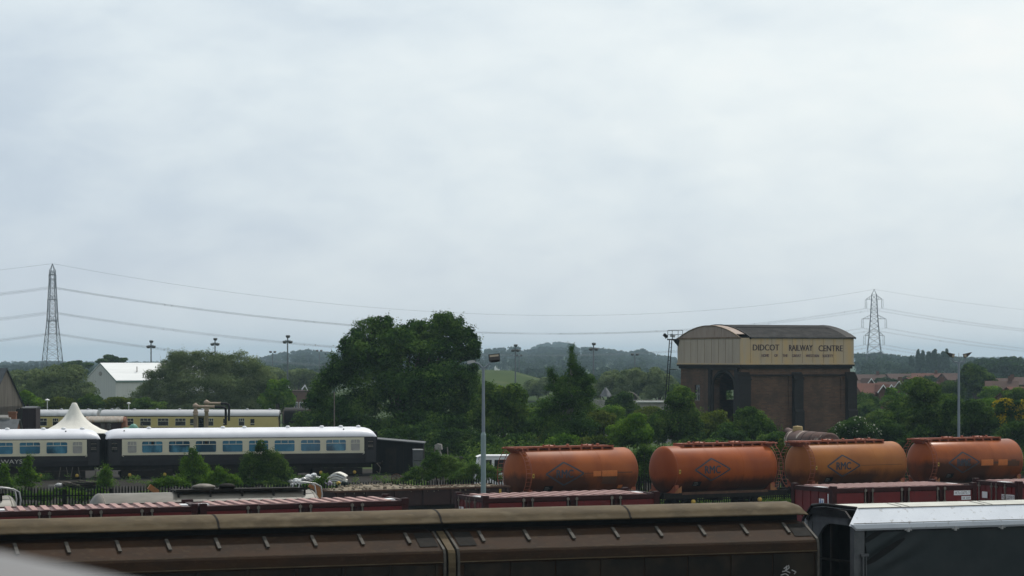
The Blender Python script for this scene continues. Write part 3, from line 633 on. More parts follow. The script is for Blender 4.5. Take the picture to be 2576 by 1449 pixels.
def orange_tank(lab, dx, paint, flip, logo_style, extras):
    s = along(pO, AO, dx); t = thing('cement_tank_wagon', lab, 'tank wagon', pO+dO*s, AO+(math.pi if flip else 0), 'orange cement tank wagons')
    h = TL/2
    prof = [(.001, -h-.36)]+[(TR*math.sin(R(k*90/9))**.72, -h-.36*math.cos(R(k*90/9))**1.25) for k in range(1, 9)]+[(TR, -h), (TR, h)]
    prof += [(r, -q) for r, q in prof[-3::-1]]
    prof2 = []
    for r, q in prof: prof2.append((r, q))
    b = MB(); b.lathe(prof2, (0, 0, TZ), 'x', 48, caps=False); b.build('tank_barrel', paint, t)
    for x in (-h+.02, -h/3, h/3, h-.02):
        b = MB(); b.lathe([(TR+.002, -.012), (TR+.007, -.008), (TR+.007, .008), (TR+.002, .012)], (x, 0, TZ), 'x', 40, caps=False); b.build('weld_seam', m_orangefit if abs(x) > h/2 else paint, t)
    # walkway: overhangs the ladder end (local -x), stops short of the other end
    xa, xb = -h-.55, h-.95
    b = MB(); b.box(xa, xb, -.42, .42, TZ+TR+.10, TZ+TR+.135)
    for y in (-.43, .39): b.box(xa, xb, y, y+.04, TZ+TR+.06, TZ+TR+.15)
    b.box(xa, -h+.25, -.70, .70, TZ+TR+.04, TZ+TR+.10); b.prism([(xa+.02, TZ+TR+.05), (-h+.3, TZ+TR+.05), (-h+.1, TZ+TR-.30), (xa+.3, TZ+TR-.16)], -.36, .36, axis='y')
    w = b.build('walkway', m_orangefit, t)
    for k in range(9):
        x = -h+.35+k*(xb+h-.42)/8
        b = MB(); b.prism([(-.45, TZ+TR-.13), (-.42, TZ+TR+.10), (.42, TZ+TR+.10), (.45, TZ+TR-.13)], x-.06, x+.06); b.build('bracket', m_orangefit, w)
    for x in (-h*.42, h*.30):
        b = MB(); b.lathe([(.30, 0), (.30, .10), (.36, .10), (.36, .14), (.2, .2), (.001, .22)], (x, 0, TZ+TR), 'z', 16)
        for k in range(6): a = k*math.pi/3; b.box(x+.33*math.cos(a)-.03, x+.33*math.cos(a)+.03, .33*math.sin(a)-.03, .33*math.sin(a)+.03, TZ+TR+.08, TZ+TR+.22)
        b.build('manlid', m_orangefit, t)
    for x in (-h*.05, h*.52):
        b = MB(); b.tube((x, .1, TZ+TR), (x, .1, TZ+TR+.2), .05); b.tube((x-.08, .1, TZ+TR+.2), (x+.08, .1, TZ+TR+.2), .04); b.build('vent_valve', m_orangefit, t)
    # ladders at the platform end, one on each side
    for sy in (-1, 1):
        b = MB(); x = -h-.36
        for dx_ in (-.0, .34):
            pts = []
            for k in range(15):
                ph = R(62-k*9.2)
                pts.append((x+dx_, sy*(TR+.13)*math.cos(ph), TZ+(TR+.13)*math.sin(ph)))
            b.path(pts, .018, n=5)
        for k in range(14):
            ph = R(58-k*9.2); y, z = sy*(TR+.13)*math.cos(ph), TZ+(TR+.13)*math.sin(ph)
            b.tube((x, y, z), (x+.34, y, z), .012, n=5)
        b.path([(x-.05, sy*.62, TZ+TR+.02), (x-.05, sy*.75, TZ+TR+.12), (x+.1, sy*.85, TZ+TR+.08), (x+.1, sy*.95, TZ+TR-.2)], .02, n=5)
        b.build('ladder', m_orangefit, t)
    for sd_ in (1, -1):
        u0 = -h*.37 if not flip else -h*.30
        hw, hh = 1.20, .62
        th = .045
        b = MB(); curved(b, [(u0-hw, 0, u0, hh, th), (u0, hh, u0+hw, 0, th), (u0+hw, 0, u0, -hh, th), (u0, -hh, u0-hw, 0, th)], .008, sd_)
        for k_, (du, dv) in enumerate(((-.022, 0), (.022, 0), (0, .018), (0, -.018))): word(b, 'RMC', u0-.53+du, u0+.53+du, -.205+dv, .205+dv, lambda u, v: surf(u, v, .008+.0012*k_, sd_), 0, 6)
        if logo_style == 'worn': 
            for k in range(9): patch(b, u0-.5+.11*k, u0-.44+.11*k, -.24+.03*(k % 3), .2-.05*(k % 4), .009, sd_)
        b.build('logo', m_logo, t)
        b = MB(); patch(b, u0-hw*.98, u0-hw*.98+.55, -.98, -.66, .007, sd_); dp = b.build('data_panel', m_black, t)
        b = MB()
        for k in range(3): patch(b, u0-hw*.98+.05, u0-hw*.98+.3+.07*(k % 2), -.94+.09*k, -.90+.09*k, .010, sd_)
        b.build('data_lettering', m_rib, dp)
        b = MB(); patch(b, -h+.10, -h+.22, -.18, .04, .01, sd_); hp = b.build('hazard_plate', m_yellow, t)
        b = MB(); patch(b, -h+.13, -h+.19, -.11, -.03, .013, sd_); b.build('hazard_symbol', m_black, hp)
        for (u0_, u1_, v0_, v1_, mm, nm) in extras:
            b = MB(); patch(b, u0_, u1_, v0_, v1_, .005, sd_); b.build(nm, mm, t)
    b = MB(); b.box(-h-.75, h+.75, -1.15, -1.0, .80, 1.10); b.box(-h-.75, h+.75, 1.0, 1.15, .80, 1.10); b.box(-h-.85, -h-.7, -1.2, 1.2, .8, 1.12); b.box(h+.7, h+.85, -1.2, 1.2, .8, 1.12)
    for x in (-1.8, 0, 1.8): b.box(x-.2, x+.2, -.6, .6, .6, 1.1)
    fr = b.build('underframe', m_under, t)
    for x in (-h+.1, h-.1):
        b = MB(); b.prism([(-1.1, 1.1), (-1.1, 1.55), (-.7, 1.35), (0, 1.2), (.7, 1.35), (1.1, 1.55), (1.1, 1.1)], x-.12, x+.12); b.build('saddle', m_orangefit, t)
        for y in (-1.17, 1.17):
            b = MB(); b.prism([(x-.25, 1.12), (x+.25, 1.12), (x+(.25 if x < 0 else -.25), 1.5)], y-.01, y+.01, axis='y'); b.build('end_bracket', m_orangebeam, t)
    b = MB(); b.box(-h+.5, h-.4, -1.165, -1.15, 1.02, 1.16); b.box(-h+.5, h-.4, 1.15, 1.165, 1.02, 1.16); b.build('sole_strip', m_rust, fr)
    wheels(t, (-2.3, 2.3), .46, 0)
    for x in (-2.3, 2.3):
        for y in (-1.2, 1.2):
            b = MB(); b.lathe([(.12, -.05), (.12, .05), (.001, .06)] if y > 0 else [(.12, .05), (.12, -.05), (.001, -.06)], (x, y, .62), 'y', 14); b.build('axle_cap', m_yellow, t)
    buffers(t, -h-.85, h+.85, 1.05); return t
OD = (0.055, 0.022, 0.012)  # grime tone, doubling as painted shade on the tank undersides
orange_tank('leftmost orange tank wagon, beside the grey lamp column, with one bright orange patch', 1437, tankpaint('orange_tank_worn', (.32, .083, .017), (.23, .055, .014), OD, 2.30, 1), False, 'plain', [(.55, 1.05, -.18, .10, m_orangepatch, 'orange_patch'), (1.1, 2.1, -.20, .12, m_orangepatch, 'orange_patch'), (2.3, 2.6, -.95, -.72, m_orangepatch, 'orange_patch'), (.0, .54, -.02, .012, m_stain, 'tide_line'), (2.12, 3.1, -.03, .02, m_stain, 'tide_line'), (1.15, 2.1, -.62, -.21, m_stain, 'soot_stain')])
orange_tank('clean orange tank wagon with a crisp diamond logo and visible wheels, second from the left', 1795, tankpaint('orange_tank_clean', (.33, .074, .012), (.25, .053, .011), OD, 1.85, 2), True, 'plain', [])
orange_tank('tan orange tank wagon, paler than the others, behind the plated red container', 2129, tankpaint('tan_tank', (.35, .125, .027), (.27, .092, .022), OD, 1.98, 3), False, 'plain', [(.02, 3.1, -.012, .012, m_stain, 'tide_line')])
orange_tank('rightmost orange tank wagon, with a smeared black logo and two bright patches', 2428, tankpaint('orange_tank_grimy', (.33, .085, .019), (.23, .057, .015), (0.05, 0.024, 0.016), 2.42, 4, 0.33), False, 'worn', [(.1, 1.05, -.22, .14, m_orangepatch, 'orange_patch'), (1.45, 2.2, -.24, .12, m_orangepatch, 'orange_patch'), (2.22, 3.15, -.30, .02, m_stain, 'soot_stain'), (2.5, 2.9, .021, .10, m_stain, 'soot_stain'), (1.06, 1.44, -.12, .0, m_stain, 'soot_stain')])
# ------------------------------------------------------------------ rust brown open wagon with rubble
s0, s1 = along(pO, AO, 812), along(pO, AO, 1248); OL = s1-s0
ow = thing('open_wagon', 'low rust brown open wagon heaped with rubble, left of the orange tanks', 'railway wagon', pO+dO*s0, AO)
zr = 1.80
b = MB(); b.box(.06, OL-.06, -1.22, 1.22, .95, 1.06)
for y in (-1.25, 1.19): b.box(.0, OL, y, y+.06, 1.0, zr-.06)
for x in (0, OL-.06): b.box(x, x+.06, -1.19, 1.19, 1.0, zr-.06)
b.build('body', m_rustdark, ow)
b = MB()
for y0, y1 in ((-1.33, -1.17), (1.17, 1.33)): b.box(-.04, OL+.04, y0, y1, zr-.07, zr+.02)
for x in (-.04, OL-.10): b.box(x, x+.14, -1.17, 1.17, zr-.07, zr+.02)
b.build('rim', m_rust, ow)
nb = 6
for k in range(nb+1):
    for ya, yb in ((-1.32, -1.25), (1.25, 1.32)): b = MB(); x = .05+k*(OL-.25)/nb; b.box(x, x+.15, ya, yb, 1.0, zr-.07); b.build('stanchion', m_rustdark, ow)
b = MB(); xm = OL*.745; word(b, 'EWS', xm-.36, xm+.36, 1.25, 1.50, lambda u, v: (u, -1.257, v)); b.build('lettering', mat('faded_gold_letters', (0.16, 0.08, 0.03), (0.10, 0.05, 0.03), 6), ow)
b = MB(); b.box(OL-.62, OL-.48, -1.258, -1.25, 1.45, 1.66); b.build('tag_plate', m_yellow, ow)
rng = random.Random(5); b = MB(); nn = 46; vs = []          # heap
for i in range(nn+1):
    for j in range(13):
        u, v_ = i/nn, j/12
        hgt_ = .30*math.sin(math.pi*v_)**.7*(.35+.65*math.sin(math.pi*min(1, max(0, (u-.02)/.96)))**.5)*(1+.5*math.sin(u*7))
        vs.append((.08+u*(OL-.16), -1.17+v_*2.34, zr-.16+hgt_*.9+rng.uniform(-.02, .03)))
b.add(vs, [(i*13+j, (i+1)*13+j, (i+1)*13+j+1, i*13+j+1) for i in range(nn) for j in range(12)])
for k in range(520):
    i = rng.randrange(len(vs)); p = Vector(vs[i])+Vector((rng.uniform(-.1, .1), rng.uniform(-.1, .1), .02)); r = rng.uniform(.03, .085)
    b.lathe([(.001, -r*.8), (r*.9, -r*.3), (r, r*.3), (.001, r*.7)], p, rng.choice('xyz'), 5, False, False)
tag(b.build('rubble', m_rubble, None, loc=ow.location.copy(), rz=AO), 'heap of pale stony rubble filling the rust brown open wagon', 'rubble', kind='stuff')
b = MB(); b.box(.1, OL-.1, -1.1, 1.1, .72, .95); b.build('underframe', m_under, ow)
wheels(ow, (2.0, OL-2.0), .42, 0); buffers(ow, 0, OL, .95)
# ------------------------------------------------------------------ grey tank wagons
pC = P(540, 1235.5, 89.5); pC.z = 0; dC = Vector((math.cos(AC), math.sin(AC), 0))
track('grey', 'track under the grey tank wagons', pC, AC, -30, 40, 0.0)
GR = 1.3; GZ = 8.36-331.0*89.5/6600-GR
def grey_tank(lab, xa, xb):
    s0, s1 = along(pC, AC, xa), along(pC, AC, xb); L = s1-s0-.6; t = thing('grey_tank_wagon', lab, 'tank wagon', pC+dC*(s0+s1)/2, AC, 'grey tank wagons behind the left containers'); h = L/2
    prof = [(.001, -h-.36)]+[(GR*math.sin(R(k*10))**.8, -h-.36*math.cos(R(k*10))**1.2) for k in range(1, 9)]+[(GR, -h), (GR, h)]
    prof += [(r, -q) for r, q in prof[-3::-1]]
    b = MB(); b.lathe(prof, (0, 0, GZ), 'x', 48, False); b.build('tank_barrel', m_greytank, t)
    for x in (-h+.03, h-.03):
        b = MB(); b.lathe([(GR+.002, -.02), (GR+.01, -.01), (GR+.01, .01), (GR+.002, .02)], (x, 0, GZ), 'x', 40, False); b.build('weld_seam', m_rib, t)
    zt = GZ+GR
    b = MB(); b.box(-h*.32, h*.93, -.55, .45, zt+.05, zt+.08); b.box(-h*.32, h*.93, -.57, -.54, zt+.02, zt+.10)
    for k in range(5): x = -h*.30+k*h*.30; b.box(x-.03, x+.03, -.62, -.56, zt-.16, zt+.04)
    b.build('walkway', m_under, t)
    for x, r in ((-h*.02, .36), (h*.20, .26)):
        b = MB(); b.lathe([(r, 0), (r, .12), (r*1.1, .12), (r*1.05, .18), (r*.5, .24), (.001, .25)], (x, 0, zt+.02), 'z', 18); b.build('manlid', m_rib if r > .3 else m_under, t)
    for sx in (1,):
        for y in (-.35, .35):
            b = MB(); x0, x1 = sx*h*.86, sx*(h+.34)
            b.path([(x0, y, zt+.05), (x0+sx*.06, y, zt+.24), (x0+sx*.2, y, zt+.27), (x1-sx*.25, y, zt+.22), (x1-sx*.05, y, zt+.12), (x1, y, zt-.15), (x1-sx*.05, y, zt-.55)], .026, n=8); b.build('handrail', m_steel, t)
    b = MB(); b.box(-h-.6, h+.6, -1.2, 1.2, .85, 1.1); b.box(-h+.2, -h+.5, -1, 1, 1.1, 1.6); b.box(h-.5, h-.2, -1, 1, 1.1, 1.6); b.build('underframe', m_under, t)
    wheels(t, (-h+1.4, h-1.4), .46, 0); buffers(t, -h-.6, h+.6, 1.05); return t
grey_tank('weathered grey tank wagon with a dark walkway, behind the ribbed container roofs', 226, 800)
grey_tank('grey tank wagon with looped silver handrails at the left edge of the photo', -560, 44)
# orange steel brackets seen behind the grey tank
for lab, u, v_, Y, w_, rot in (('orange steel stub leaning out behind the left end of the grey tank', 385, 1231, 126, .5, -35), ('orange steel bracket behind the silver handrails of the grey tank', 792, 1226, 128, .62, -28)):
    q = P(u, v_, Y); t = thing('buffer_stop', lab, 'buffer stop', (q.x, q.y, 0), R(20))
    b = MB(); b.box(-w_/2, w_/2, -.08, .08, -.13, .13, Matrix.Translation((0, 0, q.z)) @ Matrix.Rotation(R(-rot), 4, 'Y')); b.build('beam', m_orangebeam, t)
    b = MB(); b.box(w_*.35-.1, w_*.35+.1, -.1, .1, 0, q.z-.05); b.box(w_*.35-.9, w_*.35-.7, -.1, .1, 0, .5); b.build('post', m_orangebeam, t)
# ------------------------------------------------------------------ cream and grey coaches on the far side of the fence
pK = P(262, 1080, 187.0); pK.z = -.30; dK = Vector((math.cos(AK), math.sin(AK), 0)); ZK = -.30
track('coach', 'track under the cream and grey coaches', pK, AK, -40, 50, ZK)
KL = along(pK, AK, 938)
def body_sec(side=1):
    return [(-1.33, 1.15), (-1.385, 1.5), (-1.40, 1.88), (-1.40, 2.95), (-1.36, 3.06)]
RP = [(-1.40, 3.04), (-1.38, 3.16), (-1.26, 3.36), (-1.05, 3.52), (-.75, 3.65), (-.4, 3.73), (0, 3.76)]
RPF = RP+[(-y, z) for y, z in RP[-2::-1]]
def sK(dx): return along(pK, AK, dx)
def rrect(x0, x1, z0, z1, r, n=4):
    p = []
    for cx_, cz, a0 in ((x1-r, z1-r, 0), (x0+r, z1-r, 90), (x0+r, z0+r, 180), (x1-r, z0+r, 270)):
        for k in range(n+1): a = R(a0+90*k/n); p.append((cx_+r*math.cos(a), cz+r*math.sin(a)))
    return p
def window(root, x0, x1, z0, z1, y, pane, r=.14, bars=((1/3., .66, 1), (2/3., .66, 1)), split=.68, th=.03, open_=None, frame=None, name='window'):
    """one window: frame mesh with its glazing as a child"""
    f = MB(); o = rrect(x0, x1, z0, z1, r); i = rrect(x0+th, x1-th, z0+th, z1-th, max(r-th, .01)); n = len(o); sgn = 1 if y < 0 else -1
    vs = [(a, y-.022*sgn, c) for a, c in o]+[(a, y-.022*sgn, c) for a, c in i]+[(a, y, c) for a, c in o]
    f.add(vs, [(k, (k+1) % n, n+(k+1) % n, n+k) for k in range(n)]+[(k, 2*n+k, 2*n+(k+1) % n, (k+1) % n) for k in range(n)])
    zs = z0+(z1-z0)*split
    if split: f.box(x0+th, x1-th, y-.02, y-.008, zs-.02, zs+.02)
    for q, _, _ in bars: f.box(x0+(x1-x0)*q-.015, x0+(x1-x0)*q+.015, y-.019, y-.008, zs, z1-th)
    w = f.build(name, frame or m_winframe, root)
    p = MB(); p.add([(a, y-.006*sgn, c) for a, c in rrect(x0+.01, x1-.01, z0+.01, z1-.01, r)], [tuple(range(n))]); p.build('pane', pane, w)
    if open_:
        p = MB(); p.box(x0+(x1-x0)*open_, x0+(x1-x0)*(open_+.13), y-.016, y-.007, zs+.02, z1-th); p.build('open_vent', m_black, w)
    return w
def main_coach():
    t = thing('passenger_coach', 'cream and dark grey coach with a shining white roof, the complete one in the middle', 'railway coach', pK, AK, 'cream and grey coaches')
    L = KL
    b = MB(); lo = [(-1.33, 1.15), (-1.385, 1.5), (-1.40, 1.88), (1.40, 1.88), (1.385, 1.5), (1.33, 1.15)]; b.prism(lo, .12, L-.12); b.build('lower_body', m_coachdark, t)
    xa, xb = sK(300), sK(905)
    b = MB(); b.prism([(-1.40, 1.884), (-1.40, 2.95), (-1.36, 3.06), (1.36, 3.06), (1.40, 2.95), (1.40, 1.884)], xa, xb); b.build('upper_body', m_cream, t)
    for (u0, u1, sx) in ((.12, xa-.004, -1), (xb+.004, L-.12, 1)):
        b = MB(); b.prism([(-1.385, 1.884), (-1.385, 2.95), (-1.34, 3.06), (1.34, 3.06), (1.385, 2.95), (1.385, 1.884)], u0, u1); b.build('end_body', m_coachdark, t)
        xm = (u0+u1)/2+.05*sx
        b = MB(); b.box(xm-.40, xm+.40, -1.415, -1.386, 1.22, 2.95); d = b.build('door', m_coachdark, t)
        b = MB(); b.box(xm-.22, xm+.22, -1.425, -1.415, 2.12, 2.85); b.build('door_window', m_darkglass, d)
        b = MB()
        for zz in (2.32, 2.42, 2.70): b.box(xm-.20, xm+.18, -1.431, -1.425, zz, zz+.035)
        b.build('door_vent', m_rib, d)
    b = MB()                                              # roof with rounded-down ends
    secs = []
    for x, q in ((0, .10), (.05, .38), (.16, .62), (.35, .80), (.65, .92), (1.1, .985), (1.7, 1)):
        secs.append([(x, y*(.93+.07*q), 3.02+(z-3.02)*q) for y, z in RPF])
    secs += [[(L-s_[0][0], y, z) for _, y, z in s_] for s_ in secs[::-1]]
    b.loft(secs, True, True); rf = b.build('roof', m_coachroof, t)
    b = MB(); b.box(.3, L-.3, -1.415, -1.39, 3.035, 3.065); b.build('gutter', m_rib, rf)
    for dx in (373, 559, 613, 722, 807, 855, 899, 981, 1074):
        xx = sK((750+ (dx-559)*1) if False else dx)
        if xx > L-1: continue
        b = MB(); b.lathe([(.16, 0), (.17, .07), (.12, .13), (.001, .15)], (xx, -.28, 3.73), 'z', 14); b.build('roof_vent', m_white, rf)
    for x in (1.3, L-2.4):
        b = MB(); b.lathe([(.05, 0), (.05, .06), (.001, .07)], (x, -.9, 3.585), 'z', 8); b.build('filler_cap', m_under, rf)
    op = {349: .45, 483: .45, 616: .5}
    for a, c in ((349, 402), (416, 470), (483, 536), (550, 602), (616, 666), (680, 732), (746, 796), (809, 860)):
        window(t, sK(a), sK(c), 2.03, 2.88, -1.40, m_blueglass, open_=op.get(a))
        window(t, sK(a), sK(c), 2.03, 2.88, 1.40, m_blueglass)
    for a, c in ((313, 337), (871, 895)):
        window(t, sK(a), sK(c), 2.03, 2.88, -1.40, m_frost, .12, ((.36, 0, 0), (.62, 0, 0)), .66)
    b = MB(); b.box(.4, L-.4, -1.15, 1.15, .82, 1.15); b.box(4.9, L-4.9, -.9, .9, .45, .82); b.prism([(4.9, .82), (6.2, .40), (L-6.2, .40), (L-4.9, .82)], -1.16, -1.08, axis='y'); b.build('underframe', m_under, t)
    for a, w_, h_ in ((6.5, 1.6, .55), (9.2, 1.1, .5), (12, 1.8, .55)):
        b = MB(); b.box(a, a+w_, -1.25, -.92, .81-h_, .81); b.build('battery_box', m_under, t)
    for cx_ in (2.9, L-2.9):
        b = MB(); b.box(cx_-1.85, cx_+1.85, -1.12, -1.0, .30, .80); b.box(cx_-1.75, cx_+1.75, 1.0, 1.12, .42, .66); b.box(cx_-.3, cx_+.3, -1.1, 1.1, .4, .8)
        bo = b.build('bogie', m_under, t)
        for x in (cx_-1.25, cx_+1.25):
            for s in (-1, 1):
                b = MB(); b.lathe([(.1, -.06), (.46, -.06), (.46, .05), (.36, .06), (.1, .05)], (x, s*.76, .46), 'y', 18); b.build('wheel', m_under, bo)
                b = MB(); b.lathe([(.12, -.04*s), (.12, .05*s), (.001, .06*s)], (x, s*1.13, .48), 'y', 14); b.build('axle_cap', m_yellow, bo)
    for sx, x in ((-1, -.02), (1, L+.02)):
        b = MB()
        for k in range(4): b.box(x-.04+sx*(.07*k-.05)-.02, x+sx*(.07*k-.05)+.02, -.52-.04*(k % 2), .52+.04*(k % 2), 1.05, 3.35+.04*(k % 2))
        b.build('gangway_bellows', m_black, t)
        b = MB(); b.box(x-sx*.12-.05, x-sx*.12+.05, -1.36, 1.36, 1.0, 3.05); b.build('end_wall', m_black, t)
        b = MB(); b.path([(x+sx*.02, -1.05, 1.1), (x+sx*.3, -1.02, .8), (x+sx*.25, -1.0, .35), (x+sx*.02, -1.0, .5)], .03, n=6); b.build('brake_hose', m_rib, t)
    for s in (sK(300), sK(905)):
        b = MB(); b.path([(s, -1.42, 2.0), (s, -1.45, 1.85), (s+(.12 if s < 9 else -.12), -1.45, 1.80)], .018, n=6); b.build('lamp_bracket', m_winframe, t)
    buffers(t, -.1, L+.1, 1.05); return t
coach = main_coach()
c2 = copy_tree(coach); sR = along(pK, AK, 247); c2.location = pK+dK*(sR-KL)
c2['label'] = 'cream and grey coach cut by the left edge, with white letters on its lower side'
for ch in list(c2.children):
    if ch.name.startswith(('roof_vent',)): pass
b = MB(); xe = along(Vector((c2.location.x, c2.location.y, 0)), AK, 51); word(b, 'RAILWAYS', xe-2.55, xe, 1.38, 1.67, lambda u, v: (u, -1.40, v), 0.0); b.build('lettering', mat('pale_letter_paint', (.42, .41, .38), None), c2)
# folded trestle frames standing under the left coach
for k, (u, v_) in enumerate(((160, 1186), (190, 1188), (250, 1185))):
    q = P(u, 1200, 181); t = thing('trestle', ['steel trestle leaning under the left coach, by the green sapling', 'steel trestle under the left coach, middle of three', 'steel trestle nearest the gap between the two coaches'][k], 'trestle', (q.x, q.y, 0), AK, 'steel trestles below the left coach')
    for s in (-.35, .35):
        b = MB(); b.tube((s, 0, 0), (s*.55, .1, .95), .03, n=6); b.build('leg', m_roofrib, t)
    b = MB(); b.box(-.55, .55, -.04, .04, .22, .27); b.build('crossbar', m_under, t)
# ------------------------------------------------------------------ chocolate and cream coaches, loco, farther back
YE = 292.0; ZE = HC-126.0*YE/6600-3.76
def xE(dx): return (dx-CX)/F*YE
track('far', 'track under the chocolate and cream coaches', (0, YE+1.4, 0), 0.0, -60, -14, ZE)
def back_coach(lab, xa, xb, wins, doors, roofm, name='vintage_coach'):
    x0, x1 = xE(xa), xE(xb); L = x1-x0; t = thing(name, lab, 'railway coach', (x0, YE+1.4, ZE), 0, 'chocolate and cream coaches')
    b = MB(); b.prism([(-1.33, 1.05), (-1.40, 1.6), (-1.40, 1.78), (1.40, 1.78), (1.40, 1.6), (1.33, 1.05)], 0, L); b.build('lower_body', m_choc, t)
    b = MB(); b.prism([(-1.40, 1.784), (-1.40, 2.9), (-1.36, 3.06), (1.36, 3.06), (1.40, 2.9), (1.40, 1.784)], 0, L); b.build('upper_body', m_ycream, t)
    b = MB(); b.box(0, L, -1.415, -1.402, 3.0, 3.07); b.box(0, L, -1.41, -1.402, 1.76, 1.80); b.build('lining', m_choc, t)
    b = MB(); secs = [[(x, y, 3.04+(z-3.04)*q) for y, z in RPF] for x, q in ((-.12, .93), (.2, 1), (L-.2, 1), (L+.12, .93))]; b.loft(secs, True, True); rf = b.build('roof', roofm, t)
    n = int(L/2.4)
    for k in range(n):
        b = MB(); b.lathe([(.15, 0), (.17, .08), (.1, .15), (.001, .16)], (1+k*(L-2)/(n-1), -.2, 3.73), 'z', 12); b.build('roof_vent', m_greyroof, rf)
    for a, c in wins: window(t, xE(a)-x0, xE(c)-x0, 1.98, 2.82, -1.40, m_darkglass, .05, ((.33, 0, 0), (.67, 0, 0)), .62)
    for a, c in doors:
        u0, u1 = xE(a)-x0, xE(c)-x0; b = MB(); b.box(u0-.12, u1+.12, -1.412, -1.402, 1.2, 2.95); b.box(u0-.14, u0-.12, -1.416, -1.402, 1.2, 2.95); d = b.build('door', m_ycream, t)
        b = MB(); b.box(u0, u1, -1.42, -1.412, 2.05, 2.75); b.build('pane', m_darkglass, d)
        b = MB(); b.box(u0, u1, -1.425, -1.42, 2.2, 2.25); b.build('window_bar', m_winframe, d)
    b = MB(); b.box(.3, L-.3, -1.1, 1.1, .7, 1.05); b.build('underframe', m_under, t)
    wheels(t, (2, 4.2, L-4.2, L-2), .46, 0); return t
def z2(px_): return (750+px_/3.22)/1.5404
def z1(px_): return (px_/3.22)/1.5404
back_coach('long chocolate and cream coach with a plain grey roof, behind the water cranes', 255, 699, [(z1(1545), z1(1668)), (z1(1748), z1(1885)), (z1(1968), z1(2103)), (z1(2185), z1(2318)), (z2(172), z2(250)), (z2(562), z2(637)), (z1(1330), z1(1460))], [(z1(2372), z1(2420)), (z1(2486), z1(2535)), (z2(66), z2(118)), (z2(370), z2(412)), (z2(710), z2(760))], m_greyroof)
back_coach('chocolate and cream coach with a patched grey roof, partly behind the white tent', 60, 240, [(z1(450), z1(588)), (z1(655), z1(730)), (z1(860), z1(960))], [], m_greyroofdirty)
# black tender locomotive at the right end of the coach
x0 = xE(700); t = thing('steam_locomotive', 'black steam locomotive tender and cab, half hidden by the big ash tree', 'locomotive', (x0, YE+1.6, ZE))
b = MB(); b.loft([[(x, y, z) for y, z in [(-1.3, 2.3), (-1.33, 3.3), (-1.2, 3.62), (-.8, 3.86), (0, 3.98), (.8, 3.86), (1.2, 3.62), (1.33, 3.3), (1.3, 2.3)]] for x in (.6, 2.9)], True); b.build('cab_roof', m_black, t)
b = MB(); b.box(.6, 2.8, -1.3, 1.3, 1.1, 3.4); b.build('cab', m_black, t)
b = MB(); b.box(1.2, 1.8, -1.31, -1.30, 2.5, 3.2); b.build('cab_opening', m_darkglass, t)
b = MB(); b.lathe([(.001, 2.8), (.85, 2.8), (.85, 8.5), (.75, 8.7), (.001, 8.75)], (0, 0, 2.4), 'x', 24); b.lathe([(.3, 0), (.25, .4), (.3, .8)], (7.8, 0, 3.1), 'z', 14); b.build('boiler', m_black, t)
b = MB(); b.path([(.1, -1.1, 1.1), (.1, -1.1, 3.1), (.18, -1.0, 3.35), (.45, -1.0, 3.3), (.5, -1.1, 1.1)], .06, n=8); b.box(-.05, .6, -1.2, 1.2, .9, 1.2); b.build('tender_end', m_black, t)
b = MB(); b.box(0, 9, -1.2, 1.2, .9, 1.15); b.build('running_plate', m_black, t)
wheels(t, (1.5, 4.0, 6.0), .75, 0)
# ------------------------------------------------------------------ white tent
YT = 222.0; q = P(187, 1080, YT); t = thing('marquee_tent', 'white canvas tent with a tall pointed peak behind the coaches', 'tent', (q.x, q.y, -.15), R(10))
zp = HC-(1013-905)*YT/6600+.15
b = MB(); secs = []; prof = [(0.12, zp), (.20, zp-.04), (.36, zp-.38), (.62, zp-.9), (.98, zp-1.38), (1.5, zp-1.82), (2.2, zp-2.22), (3.1, zp-2.5)]
for r, z in prof:
    ring = []
    for k in range(48):
        a = 2*math.pi*k/48; sq = 1/max(abs(math.cos(a)), abs(math.sin(a))); w_ = min(1, max(0, (r-.5)/2.6)); rr = r*(1+(sq-1)*w_*.9)*(1+.012*math.sin(a*16)*w_*2)
        ring.append((rr*math.cos(a), rr*math.sin(a), z))
    secs.append(ring)
b.loft(secs[::-1], True, True); b.build('canopy', m_tent, t)
zb = zp-2.5
b = MB()
for s in range(4): 
    c_, s_ = math.cos(s*math.pi/2), math.sin(s*math.pi/2)
    b.box(-3.0, 3.0, -3.05, -3.0, .05, zb, Matrix.Rotation(s*math.pi/2, 4, 'Z'))
b.build('side_wall', m_tent, t)
for sx in (-1, 1):
    for sy in (-1, 1):
        b = MB(); b.tube((sx*3, sy*3, 0), (sx*3, sy*3, zb), .05); b.build('pole', m_steel, t)
